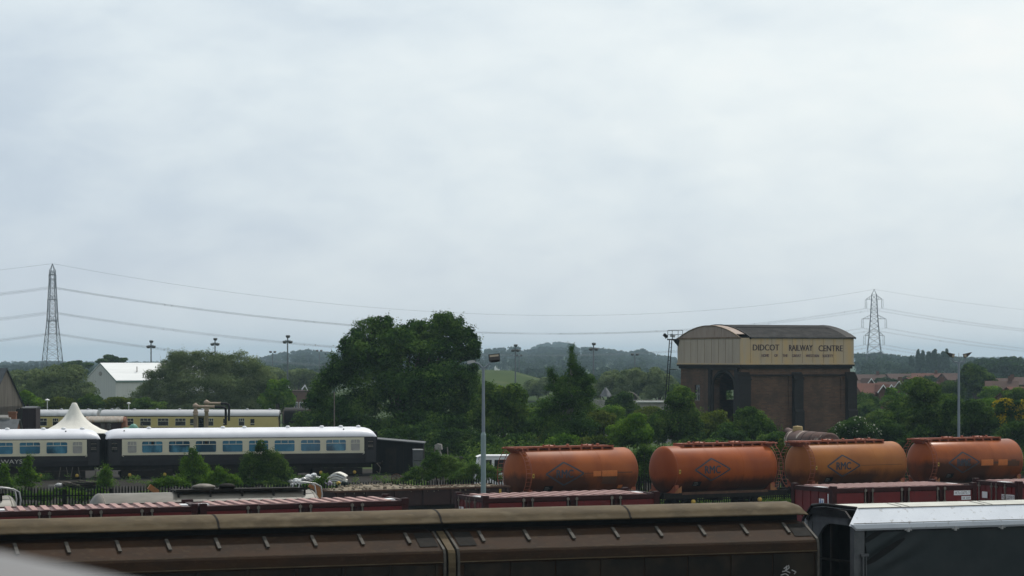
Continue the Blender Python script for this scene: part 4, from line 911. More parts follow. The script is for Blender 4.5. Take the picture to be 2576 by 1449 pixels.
# ------------------------------------------------------------------ two water cranes
def crane(lab, u, v_, Y, ue, vd):
    q = P(u, v_, Y); gz0 = gz(q.x, Y); h = q.z-gz0; ln = (ue-u)/F*Y; t = thing('water_crane', lab, 'water crane', (q.x, Y, gz0), 0, 'water cranes beside the coaches')
    b = MB(); b.lathe([(.34, 0), (.34, .2), (.24, .3), (.21, .5), (.20, h-.95), (.27, h-.90), (.27, h-.80), (.22, h-.76), (.30, h-.62), (.24, h-.50), (.20, h-.42), (.18, h-.2)], (0, 0, 0), 'z', 18); b.build('column', m_stone, t)
    b = MB(); b.lathe([(.001, h-.22), (.2, h-.18), (.30, h-.05), (.31, h+.05), (.24, h+.2), (.1, h+.28), (.06, h+.3), (.05, h+.36), (.001, h+.37)], (0, 0, 0), 'z', 18); b.build('ball_finial', m_stone, t)
    b = MB(); b.path([(.2, 0, h-.04), (ln*.62, 0, h-.06)], .135, n=10); b.tube((.28, 0, h-.04), (.36, 0, h-.04), .18); b.tube((ln*.60, 0, h-.06), (ln*.63, 0, h-.06), .17); b.build('arm', m_stone, t)
    b = MB(); b.path([(ln*.62, 0, h-.06), (ln*.9, 0, h-.08), (ln*.97, 0, h-.16), (ln, 0, h-.34), (ln, 0, h-.8), (ln, 0, h-1.9)], [.12, .12, .125, .13, .135, .12], n=10); b.build('delivery_pipe', m_black, t)
    return t
crane('tan water crane with the lower arm, left of the pair', 492, 1022, 268, 568, 1078)
crane('tan water crane with the higher arm, right of the pair', 519.5, 1013.5, 276, 576, 1078)
# ------------------------------------------------------------------ small things between the coaches
q = P(266, 1047, 240); t = thing('brick_hut', 'low brick hut with a rust streaked curved roof, right of the tent', 'hut', (q.x, 240, -.4), R(4))
top = q.z+.4; hw = 1.25
L = px(92, 240)
b = MB(); b.box(-L/2, L/2-.18, -hw, hw, 0, top-.48); b.build('wall', m_purple, t)
b = MB(); b.prism([(-hw, 0), (-hw, top-.50)]+[(-hw*math.cos(R(k*15)), top-.50+.45*math.sin(R(k*15))) for k in range(1, 12)]+[(hw, top-.50), (hw, 0)], L/2-.14, L/2+.22); b.build('end_wall', m_brickred, t)
arcp = [(-(hw+.15)*math.cos(R(k*15)), top-.50+.50*math.sin(R(k*15))) for k in range(0, 13)]
b = MB(); b.prism(arcp+[(y*.96, z-.05) for y, z in arcp[::-1]], -L/2-.1, L/2-.02, True); 
rf = b.build('roof', m_rustroof, t)
b = MB(); [b.prism([(y*1.01, z+.008) for y, z in arcp]+[(y*.97, z-.03) for y, z in arcp[::-1]], -L/2+k*.55, -L/2+k*.55+.04) for k in range(6)]; b.build('roof_strap', m_rustroof, rf)
for x in (-L*.05, L*.12): b = MB(); b.box(x-.2, x+.2, -hw-.02, -hw+.01, top-1.15, top-.62); b.build('window', m_darkglass, t)
q = P(336, 1066, 236); t = thing('locomotive_dome', 'pale green painted boiler dome and casing standing behind the coach roof', 'boiler', (q.x, 236, -.4))
h = q.z+.4
b = MB(); b.lathe([(.62, -.95), (.66, -.8), (.66, .8), (.5, .92)], (0, 0, h-.66-.35), 'x', 24); b.build('casing', m_teal, t)
b = MB(); b.lathe([(.42, h-.45), (.40, h-.3), (.34, h-.22), (.26, h-.1), (.15, h-.03), (.001, h)], (0, 0, 0), 'z', 18); b.build('dome', m_teal, t)
b = MB(); b.box(.55, 1.0, -.5, .5, h-.30, h-.26); b.box(-.8, .8, -.5, .5, 0, h-1.5); b.build('platform', m_under, t)
q = P(262, 1078, 185); t = thing('thin_post', 'thin grey post standing in the gap between the two white coach roofs', 'post', (q.x, 204, 0)); b = MB(); b.tube((0, 0, 0), (0, 0, 3.4), .03, n=6); b.build('pole', m_rib, t)
q = P(841, 986, 200); t = thing('flagpole', 'slim bare pole rising behind the white coach roof, before the dark tree', 'pole', (q.x, 200, 0)); b = MB(); b.tube((0, 0, 0), (0, 0, q.z), .055, .035, n=8); b.build('pole', m_rib, t); b = MB(); b.box(-.15, .15, -.15, .15, 0, .1); b.build('base', m_concrete, t)
# ------------------------------------------------------------------ buildings at the left edge
YL = 250.0
t = thing('goods_shed', 'tall gabled shed with stained cladding and a slate roof at the left edge', 'building', tuple(P(16, 932, YL).xy)+(-.4,), R(52))
ap = P(13, 932, YL).z+.4; sl = px(1021-932, YL); ww = px(33, YL)/math.cos(R(52)); k_ = sl/ww*1.0
ev = ap-sl
b = MB(); b.prism([(-ww*1.9, ev-.2+.0), (-ww*1.9, ap-sl*1.9+.0), (0, ap), (ww, ev), (ww, ev-.2)], 0, 14, axis='y'); b.build('gable_wall', m_corr, t)
b = MB(); b.prism([(-ww*2.0, ap-sl*2.0+.06), (0, ap+.1), (ww*1.06, ev-.12), (ww*1.06, ev-.02), (0, ap+.24), (-ww*2.0, ap-sl*2+.2)], -.12, 14.2, axis='y'); b.build('roof', m_slate, t)
b = MB(); b.prism([(ww*1.07, ev-.16), (0, ap-.02), (0, ap+.12), (ww*1.07, ev)], -.16, -.125, axis='y'); b.build('bargeboard', m_under, t)
b = MB(); b.box(-ww*1.9, ww*.85, .06, .10, ev-.62, ev-.22); b.build('glazed_strip', m_steel, t)
for k in range(7):
    b = MB(); b.box(ww*.8-.36*k-.30, ww*.8-.36*k-.05, .03, .055, ev-.58, ev-.24); b.build('pane', m_corr if k % 3 else m_darkglass, t)
b = MB(); b.box(-ww*1.9, ww*.95, .1, 13.9, 0, ev-.2); b.build('lower_wall', m_purple, t)
b = MB(); b.box(ww*.62, ww*.95, -.1, .1, 0, ev-.3); b.build('corner_post', m_under, t)
q = P(32, 1036, 240); t = thing('brick_pillar', 'orange brick pillar with a flat cap below the stained gable', 'pillar', (q.x, 240, -.35)); b = MB(); b.box(-.33, .33, -.3, .3, 0, q.z+.2); b.build('shaft', m_brickred, t); b = MB(); b.box(-.38, .38, -.35, .35, q.z+.2, q.z+.36); b.build('cap', m_brickred, t)
q = P(12, 1056, 226); t = thing('slate_hut', 'small hut with a slate roof and pale ridge cowl in the left corner', 'hut', (q.x, 226, -.15)); h = q.z+.15
b = MB(); b.prism([(-1.2, 0), (-1.2, h-.75), (-.3, h-.1), (.3, h-.1), (1.2, h-.75), (1.2, 0)], -1.2, 1.1); b.build('wall', m_brickred, t)
b = MB(); b.prism([(-1.35, h-.85), (-.25, h-.05), (.25, h-.05), (1.35, h-.85), (1.35, h-.77), (.25, h+.05), (-.25, h+.05), (-1.35, h-.77)], -1.4, 1.3); b.build('roof', m_slate, t)
b = MB(); b.box(-.7, .5, -.25, .25, h+.05, h+.2); b.prism([(-.3, h+.2), (0, h+.42), (.3, h+.2)], -.75, .3); b.build('cowl', m_concrete, t)
q = P(64, 1022, 262); t = thing('box_van', 'tall purple brown box van beside the stained gabled shed', 'railway wagon', (q.x, 262, -.6)); h = q.z+.6; w_ = px(64, 262)
b = MB(); b.box(-w_/2, w_/2, -1.2, 1.2, .9, h-.15); b.build('body', m_purple, t)
b = MB(); b.prism([(-1.25, h-.18), (-.9, h-.04), (0, h), (.9, h-.04), (1.25, h-.18)], -w_/2-.05, w_/2+.05); b.build('roof', m_slate, t)
b = MB(); [b.box(x-.05, x+.05, -1.25, -1.2, .9, h-.16) for x in (-w_/2+.06, -.1, .5, w_/2-.06)]; b.build('framing', m_purple, t)
b = MB(); b.box(-w_/2, w_/2, -1, 1, .5, .9); b.build('underframe', m_under, t); wheels(t, (-.7, .7), .45, 0)
for lab, u, v_, kind in (('small white street light on a post left of the tent', 186, 1000, 0), ('small white globe lamp showing above the far coach roof', 499.5/1.0-187, 1015, 1)):
    u = {0: 119, 1: 324}[kind]; q = P(u, 1007 if kind == 0 else 1015.5, 300); g_ = gz(q.x, 300); t = thing('yard_lamp', lab, 'lamp', (q.x, 300, g_)); b = MB(); b.tube((0, 0, 0), (0, 0, q.z-g_), .05, n=6); b.build('post', m_white, t)
    b = MB(); b.lathe([(.01, -.12), (.22 if kind else .32, 0), (.2, .1), (.01, .18)], (0, 0, q.z-g_), 'z', 12); b.build('lamp_shade', m_white, t)
# ------------------------------------------------------------------ white warehouse
YW = 420.0; A_ = R(-24); ap = P(252.7, 915.8, YW); g0 = gz(ap.x, YW)
t = thing('warehouse', 'pale warehouse with a white sheet roof and a gable end, behind the olive trees', 'building', (ap.x, YW, g0), R(-35))
H = ap.z-g0; wl = px(44, YW)/math.cos(R(28)); e_ = H-px(42, YW); Lw = px(150, YW)*1.35
hw = 3.35; Hl = 24
b = MB(); b.prism([(-hw, 0), (-hw, e_), (0, H), (hw, e_), (hw, 0)], 0, Hl, axis='y'); b.build('wall', m_white_wall, t)
b = MB(); b.prism([(-hw-.15, e_-.05), (0, H+.06), (hw+.15, e_-.05), (hw+.15, e_+.08), (0, H+.2), (-hw-.15, e_+.08)], -.1, Hl+.1, axis='y'); rf = b.build('roof', m_white_sheet, t)
b = MB(); b.box(hw+.1, hw+.22, -.1, Hl, e_-.22, e_-.05); b.prism([(hw+.17, e_-.1), (0, H+.03), (0, H+.16), (hw+.17, e_+.04)], -.16, -.11, axis='y'); b.build('green_trim', m_greentrim, t)
b = MB(); b.lathe([(.36, -.02), (.36, .05)], (0, -.03, H-1.55), 'y', 18); b.build('vent', m_concrete, t)
b = MB(); b.tube((hw*.55, 6.5, H-1.6), (hw*.55, 6.5, H-.4), .07); b.build('flue', m_rib, rf)
b = MB(); b.prism([(0, 0), (0, 1.6), (2.6, 2.4), (2.6, 0)], -3.2, -.05, axis='y'); b.build('lean_to', m_white_wall, t)
b = MB(); b.prism([(-.1, 1.62), (2.7, 2.48), (2.7, 2.58), (-.1, 1.72)], -3.4, -.05, axis='y'); b.build('lean_to_roof', m_white_sheet, t)
b = MB(); b.prism([(-.1, 1.5), (2.75, 2.38), (2.75, 2.6), (-.1, 1.72)], -3.46, -3.41, axis='y'); b.build('lean_to_trim', m_greentrim, t)
# ------------------------------------------------------------------ the coal stage with its water tank
YC = 250.0; ct = P(1862, 900, YC); AT = R(21.8); gT = gz(ct.x, YC+5)
Lt, Wt = 12.3, 13.9
t = thing('coal_stage', 'sooty brick coal stage carrying a cream water tank with a curved roof and painted sign', 'building', (ct.x, YC, 0), AT)
ze, zb, zc = 10.45, 7.94, 7.94
bx, by = .25, .25                                        # brickwork stands a little inside the tank
# brick walls: front (local y=0) and side (local x=0), plus back and right
b = MB()
yc = [(.0)]
FL = [(Lt*.045+.25), ]
def wall_front(y0, y1):
    b.box(bx, Lt-bx, y0, y1, gT, 7.6)
b.box(bx, Lt-bx, by+.12, by+.6, gT, 7.5)                  # recessed field
b.box(bx, Lt-bx, by, by+.119, gT, 3.54); b.box(bx, Lt-bx, by, by+.119, 6.9, 7.5)
for u0, u1 in ((bx, 1.25), (5.35, 6.95), (11.05, Lt-bx)): b.box(u0, u1, by, by+.119, 3.541, 6.899)
b.box(Lt-bx-.6, Lt-bx, by+.61, Wt-by-.61, gT, 7.5)         # right wall
bw0, bw1 = 5.0, 6.3                                      # back wall with an opening seen through the arch
b.box(bx, bw0, Wt-by-.6, Wt-by, gT, 7.5); b.box(bw1, Lt-bx, Wt-by-.6, Wt-by, gT, 7.5); b.box(bw0, bw1, Wt-by-.6, Wt-by, 5.3, 7.5); b.box(bw0, bw1, Wt-by-.6, Wt-by, gT, 4.35)
# side wall with the arch: piers, spandrels
a0, a1 = 1.7, 6.15; zs, za = 5.75, 7.15; mid = (a0+a1)/2; hw = (a1-a0)/2
b.box(bx, bx+.6, by+.61, a0, gT, 7.5)
w0, w1 = 9.3, 10.5
b.box(bx, bx+.6, a1, w0, gT, 7.5); b.box(bx, bx+.6, w1, Wt-by-.61, gT, 7.5); b.box(bx, bx+.6, w0, w1, 5.9, 7.5); b.box(bx, bx+.6, w0, w1, gT, 4.35)
na = 16
for k in range(na):
    c0_, c1_ = a0+(a1-a0)*k/na, a0+(a1-a0)*(k+1)/na
    f_ = lambda y: zs+(za-zs)*math.sqrt(max(0, 1-((y-mid)/hw)**2))
    b.prism([(c0_, f_(c0_)), (c1_, f_(c1_)), (c1_, 7.5), (c0_, 7.5)], bx, bx+.6)
b.build('brick_wall', m_brick, t)
b = MB()                                                 # blue brick trim: arch ring, pilasters, buttresses
ring = []
for k in range(21):
    a = math.pi*k/20; ring.append((mid-hw*math.cos(a), zs+(za-zs)*math.sin(a), mid-(hw+.3)*math.cos(a), zs+(za-zs+.25)*math.sin(a)))
for p_, n_ in zip(ring, ring[1:]): b.prism([(p_[0], p_[1]), (n_[0], n_[1]), (n_[2], n_[3]), (p_[2], p_[3])], bx-.10, bx+.35)
b.box(bx-.12, bx+.3, a0-.32, a0, gT, zs); b.box(bx-.12, bx+.3, a1, a1+.32, gT, zs); b.build('arch', m_bluebrick, t)
b = MB()
b.box(bx-.22, bx+.02, a1+.34, a1+.9, gT, 7.4); b.box(bx-.22, bx+.02, a0-.95, a0-.34, gT, 7.4); b.box(bx-.25, bx+.02, a0-1.0, a1+1.0, 7.4, 7.56); b.build('pilaster', m_bluebrick, t)
for (u0, u1) in ((bx-.45, bx+.75), (5.70, 6.65), (11.5, Lt-bx+.45)):
    p = MB(); p.prism([(by-.75, gT), (by-.75, 3.4), (by-.55, 3.6), (by-.55, 6.45), (by+.02, 7.2), (by+.02, gT)], u0, u1); bu = p.build('buttress', m_bluebrick, t)
    p = MB()
    for k in range(6): q_ = k/6; p.box(u0-.06, u1+.06, by-.62+.57*q_, by-.50+.57*q_, 6.40+.75*q_, 6.52+.75*q_)
    p.build('stepped_cap', m_bluebrick, bu)
p = MB(); p.box(bx-.05, Lt-bx+.05, by-.10, by+.02, 6.82, 6.95); p.box(bx-.16, Lt-bx+.16, by-.16, Wt-by+.16, 7.5, 7.72); p.box(bx-.3, Lt-bx+.3, by-.3, Wt-by+.3, 7.72, 7.93); p.build('cornice', m_bluebrick, t)
p = MB(); p.box(bx+.1, bx+.16, w0, w1, 4.35, 5.9); wn = p.build('window', m_darkglass, t)
p = MB(); p.box(bx+.05, bx+.1, w0, w1, 4.3, 4.4); p.box(bx+.05, bx+.1, w0+.55, w0+.65, 4.4, 5.6); p.box(bx+.05, bx+.1, w0, w1, 4.95, 5.03); p.build('window_frame', m_concrete, wn)
p = MB(); p.box(bx+.61, Lt-bx-.61, by+.61, Wt-by-.61, 7.0, 7.45); p.build('inner_floor', m_black, t)
# tank
p = MB(); p.box(0.02, Lt, 0, .12, zb, ze); tk = p.build('tank_front', m_tankfront, t)
p = MB(); p.box(0, .12, .121, Wt, zb, ze); p.build('tank_side', m_tankside, t)
p = MB(); p.box(Lt-.12, Lt, .121, Wt, zb, ze); p.box(.121, Lt-.121, Wt-.12, Wt, zb, ze); p.build('tank_back', m_tankside, t)
p = MB()
for k in range(1, 11): x = k*Lt/11+.03*math.sin(k*5); p.box(x-.012, x+.012, -.012, -.002, zb, ze)
for k in range(1, 9): y = k*Wt/9; p.box(-.012, -.002, y-.02, y+.02, zb, ze)
p.build('panel_seam', m_seam, t)
p = MB(); p.box(-.06, Lt+.06, -.06, 0, zb-.04, zb+.10); p.box(-.06, 0, 0, Wt+.06, zb-.04, zb+.10); p.build('bottom_flange', m_tankfront, t)
# curved roof running along local x, gables on the ends
rise = 1.28; pts = []
for k in range(25):
    y = -.12+(Wt+.24)*k/24; q_ = (y-Wt/2)/(Wt/2+.12); pts.append((y, ze+rise*(1-q_*q_)))
p = MB(); p.prism([(y, z-.10) for y, z in pts]+[(Wt, ze-.02), (0, ze-.02)], .02, .10); p.build('gable', m_gable, t)
p = MB(); p.prism([(y, z-.10) for y, z in pts]+[(Wt, ze-.02), (0, ze-.02)], Lt-.10, Lt-.02); p.build('gable', m_gable, t)
p = MB(); p.prism(pts+[(y, z-.09) for y, z in pts[::-1]], -.03, .05); p.box(-.05, .02, -.1, Wt+.1, ze-.06, ze+.10); p.build('gable_rim', m_seam, t)
p = MB()
nrx = 150; nry = len(pts)-1
vs = [];  r0, r1 = 1.1, Lt+.12
for i in range(nrx+1):
    x = r0+(r1-r0)*i/nrx
    for y, z in pts: vs.append((x, y, z+.03+(.035 if i % 2 else 0)))
p.add(vs, [(i*(nry+1)+j, (i+1)*(nry+1)+j, (i+1)*(nry+1)+j+1, i*(nry+1)+j+1) for i in range(nrx) for j in range(nry)])
p.prism([(y, z+.02) for y, z in pts]+[(y, z-.05) for y, z in pts[::-1]], r0+.02, r1-.02); rr = p.build('roof', m_asb, t)
p = MB(); p.prism([(y, z+.10) for y, z in pts[:20]]+[(y, z-.12) for y, z in pts[19::-1]], r0-.10, r0+.02); p.prism([(y, z+.08) for y, z in pts]+[(y, z-.1) for y, z in pts[::-1]], r1, r1+.06); p.build('roof_end', m_black, rr)
p = MB()
for j in (6, 13, 19): y, z = pts[j]; p.box(r0, r1, y-.06, y+.06, z+.045, z+.085)
p.build('roof_lap', m_black, rr)
p = MB(); p.prism([(y, z+.004) for y, z in pts[2:20]]+[(y, z-.06) for y, z in pts[19:1:-1]], .05, 1.1); p.build('roof_bare_end', m_gable, rr)
p = MB(); p.prism([(y, z+.085) for y, z in pts[:9]]+[(y, z+.07) for y, z in pts[8::-1]], Lt-.85, Lt+.10); p.build('roof_bare_corner', m_black, rr)
# painted sign: each word is its own lettering
sg = lambda u: (u-928)/1292*Lt
zf = lambda v: ze-(v-318)*.00849
for s_, a, c, v0, v1, mm in (('DIDCOT', 1070, 1365, 392, 460, m_letter), ('RAILWAY', 1478, 1745, 396, 464, m_letter), ('CENTRE', 1815, 2090, 400, 468, m_letter), ('HOME', 1170, 1250, 500, 531, m_letter2), ('OF', 1312, 1350, 500, 531, m_letter2), ('THE', 1405, 1462, 501, 532, m_letter2), ('GREAT', 1512, 1612, 502, 533, m_letter2), ('WESTERN', 1668, 1818, 503, 534, m_letter2), ('SOCIETY', 1860, 1980, 504, 535, m_letter2)):
    p = MB(); [word(p, s_, sg(a)+du, sg(c)+du, zf(v1), zf(v0), lambda u, v: (u, yy_, v)) for du, yy_ in ((-.02, -.0155), (.02, -.0175))]; p.build('sign_lettering', mm, t)
# cat ladder and lamp platform at the far left corner
p = MB(); yl = Wt+.35
for dy_ in (0, .55): p.tube((-1.3, yl+dy_, gT), (-.45, yl+dy_, ze-.1), .05, n=6)
for k in range(26): q_ = k/26; p.tube((-1.3+.85*q_, yl, gT+(ze-gT)*q_), (-1.3+.85*q_, yl+.55, gT+(ze-gT)*q_), .02, n=5)
p.tube((-1.0, yl, 4.2), (0, yl-.4, 4.2), .03, n=5); p.tube((-.7, yl, 7.4), (0, yl-.4, 7.4), .03, n=5); p.build('ladder', m_black, t)
p = MB(); p.box(-.75, .5, Wt-.3, Wt+.85, ze-.12, ze); p.prism([(Wt-.5, ze-.12), (Wt+1.0, ze-.12), (Wt-.2, ze-.75)], -.05, .02); p.build('platform', m_black, t)
p = MB()
for (xx, yy) in ((-.7, Wt+.8), (-.7, Wt-.25), (.45, Wt+.8), (.45, Wt-.25)): p.tube((xx, yy, ze), (xx, yy, ze+.85), .028, n=5)
for zz in (ze+.42, ze+.85):
    p.path([(.45, Wt-.25, zz), (-.7, Wt-.25, zz), (-.7, Wt+.8, zz), (.45, Wt+.8, zz)], .026, n=5)
p.build('guard_rail', m_black, t)
for xx, yy, aa in ((-1.0, Wt+.7, 40), (-.3, Wt+.5, 10), (.55, Wt-1.5, -30)):
    p = MB(); p.box(-.22, .22, -.12, .12, -.14, .14, Matrix.Translation((xx, yy, ze+.32)) @ Matrix.Rotation(R(aa), 4, 'Y')); p.tube((xx, yy, ze), (xx, yy, ze+.25), .03, n=5); p.build('floodlight', m_lamppale if xx > -1 else m_black, t)
# ------------------------------------------------------------------ pylons and power lines
def pylon(lab, dx, Y, z_top, arms, widths, az):
    x = (dx-CX)/F*Y; g0 = gz(x, Y); t = thing('pylon', lab, 'pylon', (x, Y, g0), az, 'electricity pylons')
    H = z_top-g0; W_ = lambda z: lerp(widths, z)        # local x = arm direction
    body = MB(); lv = [z-g0 for z, _ in widths]
    zs = []; z = 0.0
    while z < H-7.5: zs.append(z); z += max(2.2, W_(z)*1.5 if z < 12 else W_(z)*1.15)
    zs += [H-6.4, H-3.2]
    c4 = lambda z: [Vector((sx*W_(z), sy*W_(z), z)) for sx, sy in ((-1, -1), (1, -1), (1, 1), (-1, 1))]
    for a, b_ in zip(zs, zs[1:]):
        A, B = c4(a), c4(b_)
        for k in range(4):
            j = (k+1) % 4; body.tube(A[k], B[k], .17, n=5); body.tube(A[k], B[j], .08, n=4); body.tube(A[j], B[k], .08, n=4)
            if b_ > 9: body.tube(B[k], B[j], .07, n=4)
    for p in c4(zs[-1]): body.tube(p, (0, 0, H), .13, n=5)
    body.build('lattice_mast', m_lattice, t)
    tips = []
    for z, hs in arms:
        z -= g0
        for s in (-1, 1):
            b = MB(); w = W_(z); tip = Vector((s*hs, 0, z))
            for sy in (-1, 1):
                b.tube((s*w, sy*w, z), tip, .12, n=5); b.tube((s*w, sy*w, z+2.2), tip, .09, n=5)
                for q in (.33, .66): b.tube(Vector((s*w, sy*w, z)).lerp(tip, q), Vector((s*w, sy*w, z+2.2)).lerp(tip, q), .06, n=4)
            for q in (.3, .6): b.tube(Vector((s*w, -w, z)).lerp(tip, q), Vector((s*w, w, z)).lerp(tip, q), .06, n=4)
            a = b.build('cross_arm', m_lattice, t)
            b = MB()
            for o in (-.45, .45): b.tube(tip+Vector((o, 0, 0)), tip+Vector((o, 0, -5.4)), .12, n=5)
            b.tube(tip+Vector((-.6, 0, -5.4)), tip+Vector((.6, 0, -5.4)), .1, n=4); b.build('insulator', m_lattice, a)
            tips.append(Matrix.Rotation(az, 3, 'Z') @ (tip+Vector((0, 0, -5.6)))+t.location)
    return tips, Vector((x, Y, g0+H))
LT, Lp = pylon('left pylon, seen edge-on, standing beyond the white tent', 132, 1145, 50.3, [(45.5, 5.2), (34.6, 7.2), (25.4, 6.0)], [(0, 4.6), (14, 3.4), (28, 2.05), (38, 1.6), (48, 1.15), (51, 1.0)], R(84))
RT, Rp = pylon('right pylon with three pairs of cross arms, beyond the coal stage', 2199, 1566, 50.4, [(44.5, 4.85), (32.8, 6.9), (22.8, 5.7)], [(0, 6.2), (14, 4.3), (26, 3.1), (37, 2.2), (48, 1.6), (51, 1.4)], R(-4))
def cable(name, lab, a, b_, sag, bundle, r, grp):
    m_ = MB(); n = 28
    a = Vector(a); b_ = Vector(b_)
    side = Vector((0, 0, 1))
    for o in ((-.24, .24) if bundle else (0,)):
        m_.path([a.lerp(b_, k/n)+Vector((0, 0, -4*sag*(k/n)*(1-k/n)+o)) for k in range(n+1)], r, 4)
        if o > 0:
            for k in range(3, n, 4): p = a.lerp(b_, k/n)+Vector((0, 0, -4*sag*(k/n)*(1-k/n))); m_.box(p.x-.1, p.x+.1, p.y-.1, p.y+.1, p.z-.4, p.z+.4)
    tag(m_.build(name, m_wire), lab, 'power line', grp)
nm = ['upper', 'middle', 'lower']
for k in range(6):
    lv = nm[k//2]
    cable('power_cable', lv+' pair of conductors sagging between the two pylons', LT[k], RT[k], 17.5, True, .05, lv+' conductors between the pylons')
    cable('power_cable', lv+' conductors running off the left edge from the left pylon', LT[k], LT[k]+Vector((-400, -45, -1)), 14, True, .05, lv+' conductors left of the left pylon')
    cable('power_cable', lv+' conductors running off the right edge from the right pylon', RT[k], RT[k]+Vector((420, -70, -3)), 19, True, .05, lv+' conductors right of the right pylon')
cable('earth_wire', 'thin earth wire from peak to peak of the two pylons', Lp, Rp, 19, False, .06, None)
cable('earth_wire', 'thin earth wire leaving the left pylon peak to the left edge', Lp, Lp+Vector((-400, -45, -1)), 13, False, .05, None)
cable('earth_wire', 'thin earth wire leaving the right pylon peak to the right edge', Rp, Rp+Vector((420, -70, -3)), 18, False, .05, None)
# ------------------------------------------------------------------ yard lamps
def column(t, h, r0, r1, zj):
    b = MB(); b.tube((0, 0, 0), (0, 0, zj), r0, n=14); b.lathe([(r0, 0), (r1, .10)], (0, 0, zj), 'z', 14, False); b.build('lower_column', m_lampgreen, t)
    b = MB(); b.tube((0, 0, zj+.1), (0, 0, h), r1, r1*.8, n=14); b.build('upper_column', m_lampblue, t)
YP = 100.0; q = P(1216, 924, YP); t = thing('lamp_column', 'blue grey lamp column with two unlike heads, left of the first orange tank', 'street lamp', (q.x, YP, 0))
column(t, q.z, .098, .066, P(0, 1094, YP).z)
b = MB(); b.path([(0, 0, q.z-.05), (-.18, -.05, q.z+.14), (-.36, -.1, q.z+.20)], .03, n=8); b.build('arm', m_lampblue, t)
b = MB(); b.prism([(-.62, .20), (-.60, .13), (-.34, .18), (-.30, .25), (-.42, .27), (-.6, .24)], -.13, .07, axis='y'); b.v = [(x, y, z+q.z) for x, y, z in b.v]; b.build('small_lamp_head', m_lamppale, t)
b = MB(); b.path([(0, 0, q.z-.05), (.18, 0, q.z+.10), (.30, 0, q.z+.24)], .03, n=8); b.build('arm', m_lampblue, t)
MX = Matrix.Translation((.42, 0, q.z+.34)) @ Matrix.Rotation(R(-6), 4, 'Y') @ Matrix.Rotation(R(-20), 4, 'X')
b = MB(); b.box(-.20, .20, -.14, .12, -.11, .11, MX); b.box(-.215, .215, -.16, -.14, -.125, .125, MX); hd = b.build('floodlight_head', m_lamphead, t)
b = MB(); b.box(-.17, .17, -.166, -.16, .01, .085, MX); b.build('lamp_glass', m_lampglass, hd)
YQ = 166.0; q = P(2412, 910, YQ); t = thing('lamp_column', 'tall blue grey lamp column with twin spread floodlights, behind the last orange tank', 'street lamp', (q.x, YQ, 0))
column(t, q.z, .10, .085, 3.2)
b = MB(); b.path([(-.42, 0, q.z+.36), (-.42, 0, q.z+.15), (-.30, 0, q.z-.0), (0, 0, q.z-.06), (.30, 0, q.z-.0), (.42, 0, q.z+.15), (.42, 0, q.z+.36)], .04, n=8); b.tube((0, 0, q.z+.05), (0, 0, q.z+.55), .015, n=5); b.build('arm', m_lampblue, t)
for s in (-1, 1):
    MX = Matrix.Translation((s*.52, 0, q.z+.44)) @ Matrix.Rotation(R(-12*s), 4, 'Y')
    b = MB(); b.prism([(-.32, .10), (.22, .10), (.22, -.14), (.05, -.14)] if s < 0 else [(.32, .10), (-.22, .10), (-.22, -.14), (-.05, -.14)], -.22, .22, axis='y'); b.v = [tuple(MX @ Vector(p)) for p in b.v]; hd = b.build('floodlight_head', m_lamphead, t)
    b = MB(); b.box(min(s*-.22, s*-.08), max(s*-.22, s*-.08), -.226, -.22, -.12, .06, MX); b.build('lamp_glass', m_lampglass, hd)
# ------------------------------------------------------------------ sports field masts
def mast(lab, dx, dtop, Y, kind):
    q = P(dx, dtop, Y); g0 = gz(q.x, Y); h = q.z-g0; t = thing('floodlight_mast', lab, 'floodlight mast', (q.x, Y, g0), 0, 'sports ground floodlight masts')
    s = 1.0
    b = MB(); b.tube((0, 0, 0), (0, 0, h-.55), .17, .11, n=8); b.build('pole', m_mast, t)
    if kind == 3:
        spots = ((-.50, h-1.25), (.50, h-1.25), (.06, h-.25)); b = MB(); b.box(-.5, .5, -.05, .05, h-1.0, h-.92); b.tube((.06, 0, h-1), (.06, 0, h-.4), .05)
    else: spots = ((-.6, h-.25), (.6, h-.25)); b = MB(); b.box(-.65, .65, -.05, .05, h-.55, h-.48)
    b.build('crossbar', m_mast, t)
    for x, z in spots:
        b = MB(); b.lathe([(.16, -.28), (.34, -.18), (.40, .10), (.40, .22), (.001, .25)], (x, -.05, z), 'z', 12); l_ = b.build('lamp_head', m_lamphead, t)
        b = MB(); b.lathe([(.405, .10), (.405, .15)], (x, -.05, z), 'z', 12); b.build('rim', m_lamppale, l_)
for a in (('three-lamp mast in front of the white warehouse roof', 380, 856, 500, 3), ('three-lamp mast poking out above the big willow', 541, 850, 505, 3), ('tall three-lamp mast between the willow and the big ash tree', 723.5, 843, 470, 3), ('small twin-lamp mast left of the tall one, before the hill', 686, 883, 720, 2), ('faint twin-lamp mast close to the left side of the ash tree', 803, 880, 790, 2), ('three-lamp mast right of the ash tree, before the grass mound', 1296.5, 866, 520, 3), ('faint twin-lamp mast just right of the one by the grass mound', 1306, 892, 760, 2), ('tall three-lamp mast right of the pointed birch', 1493, 862, 490, 3), ('twin-lamp mast over the pale willows near the coal stage', 1597, 889, 640, 2)): mast(*a)
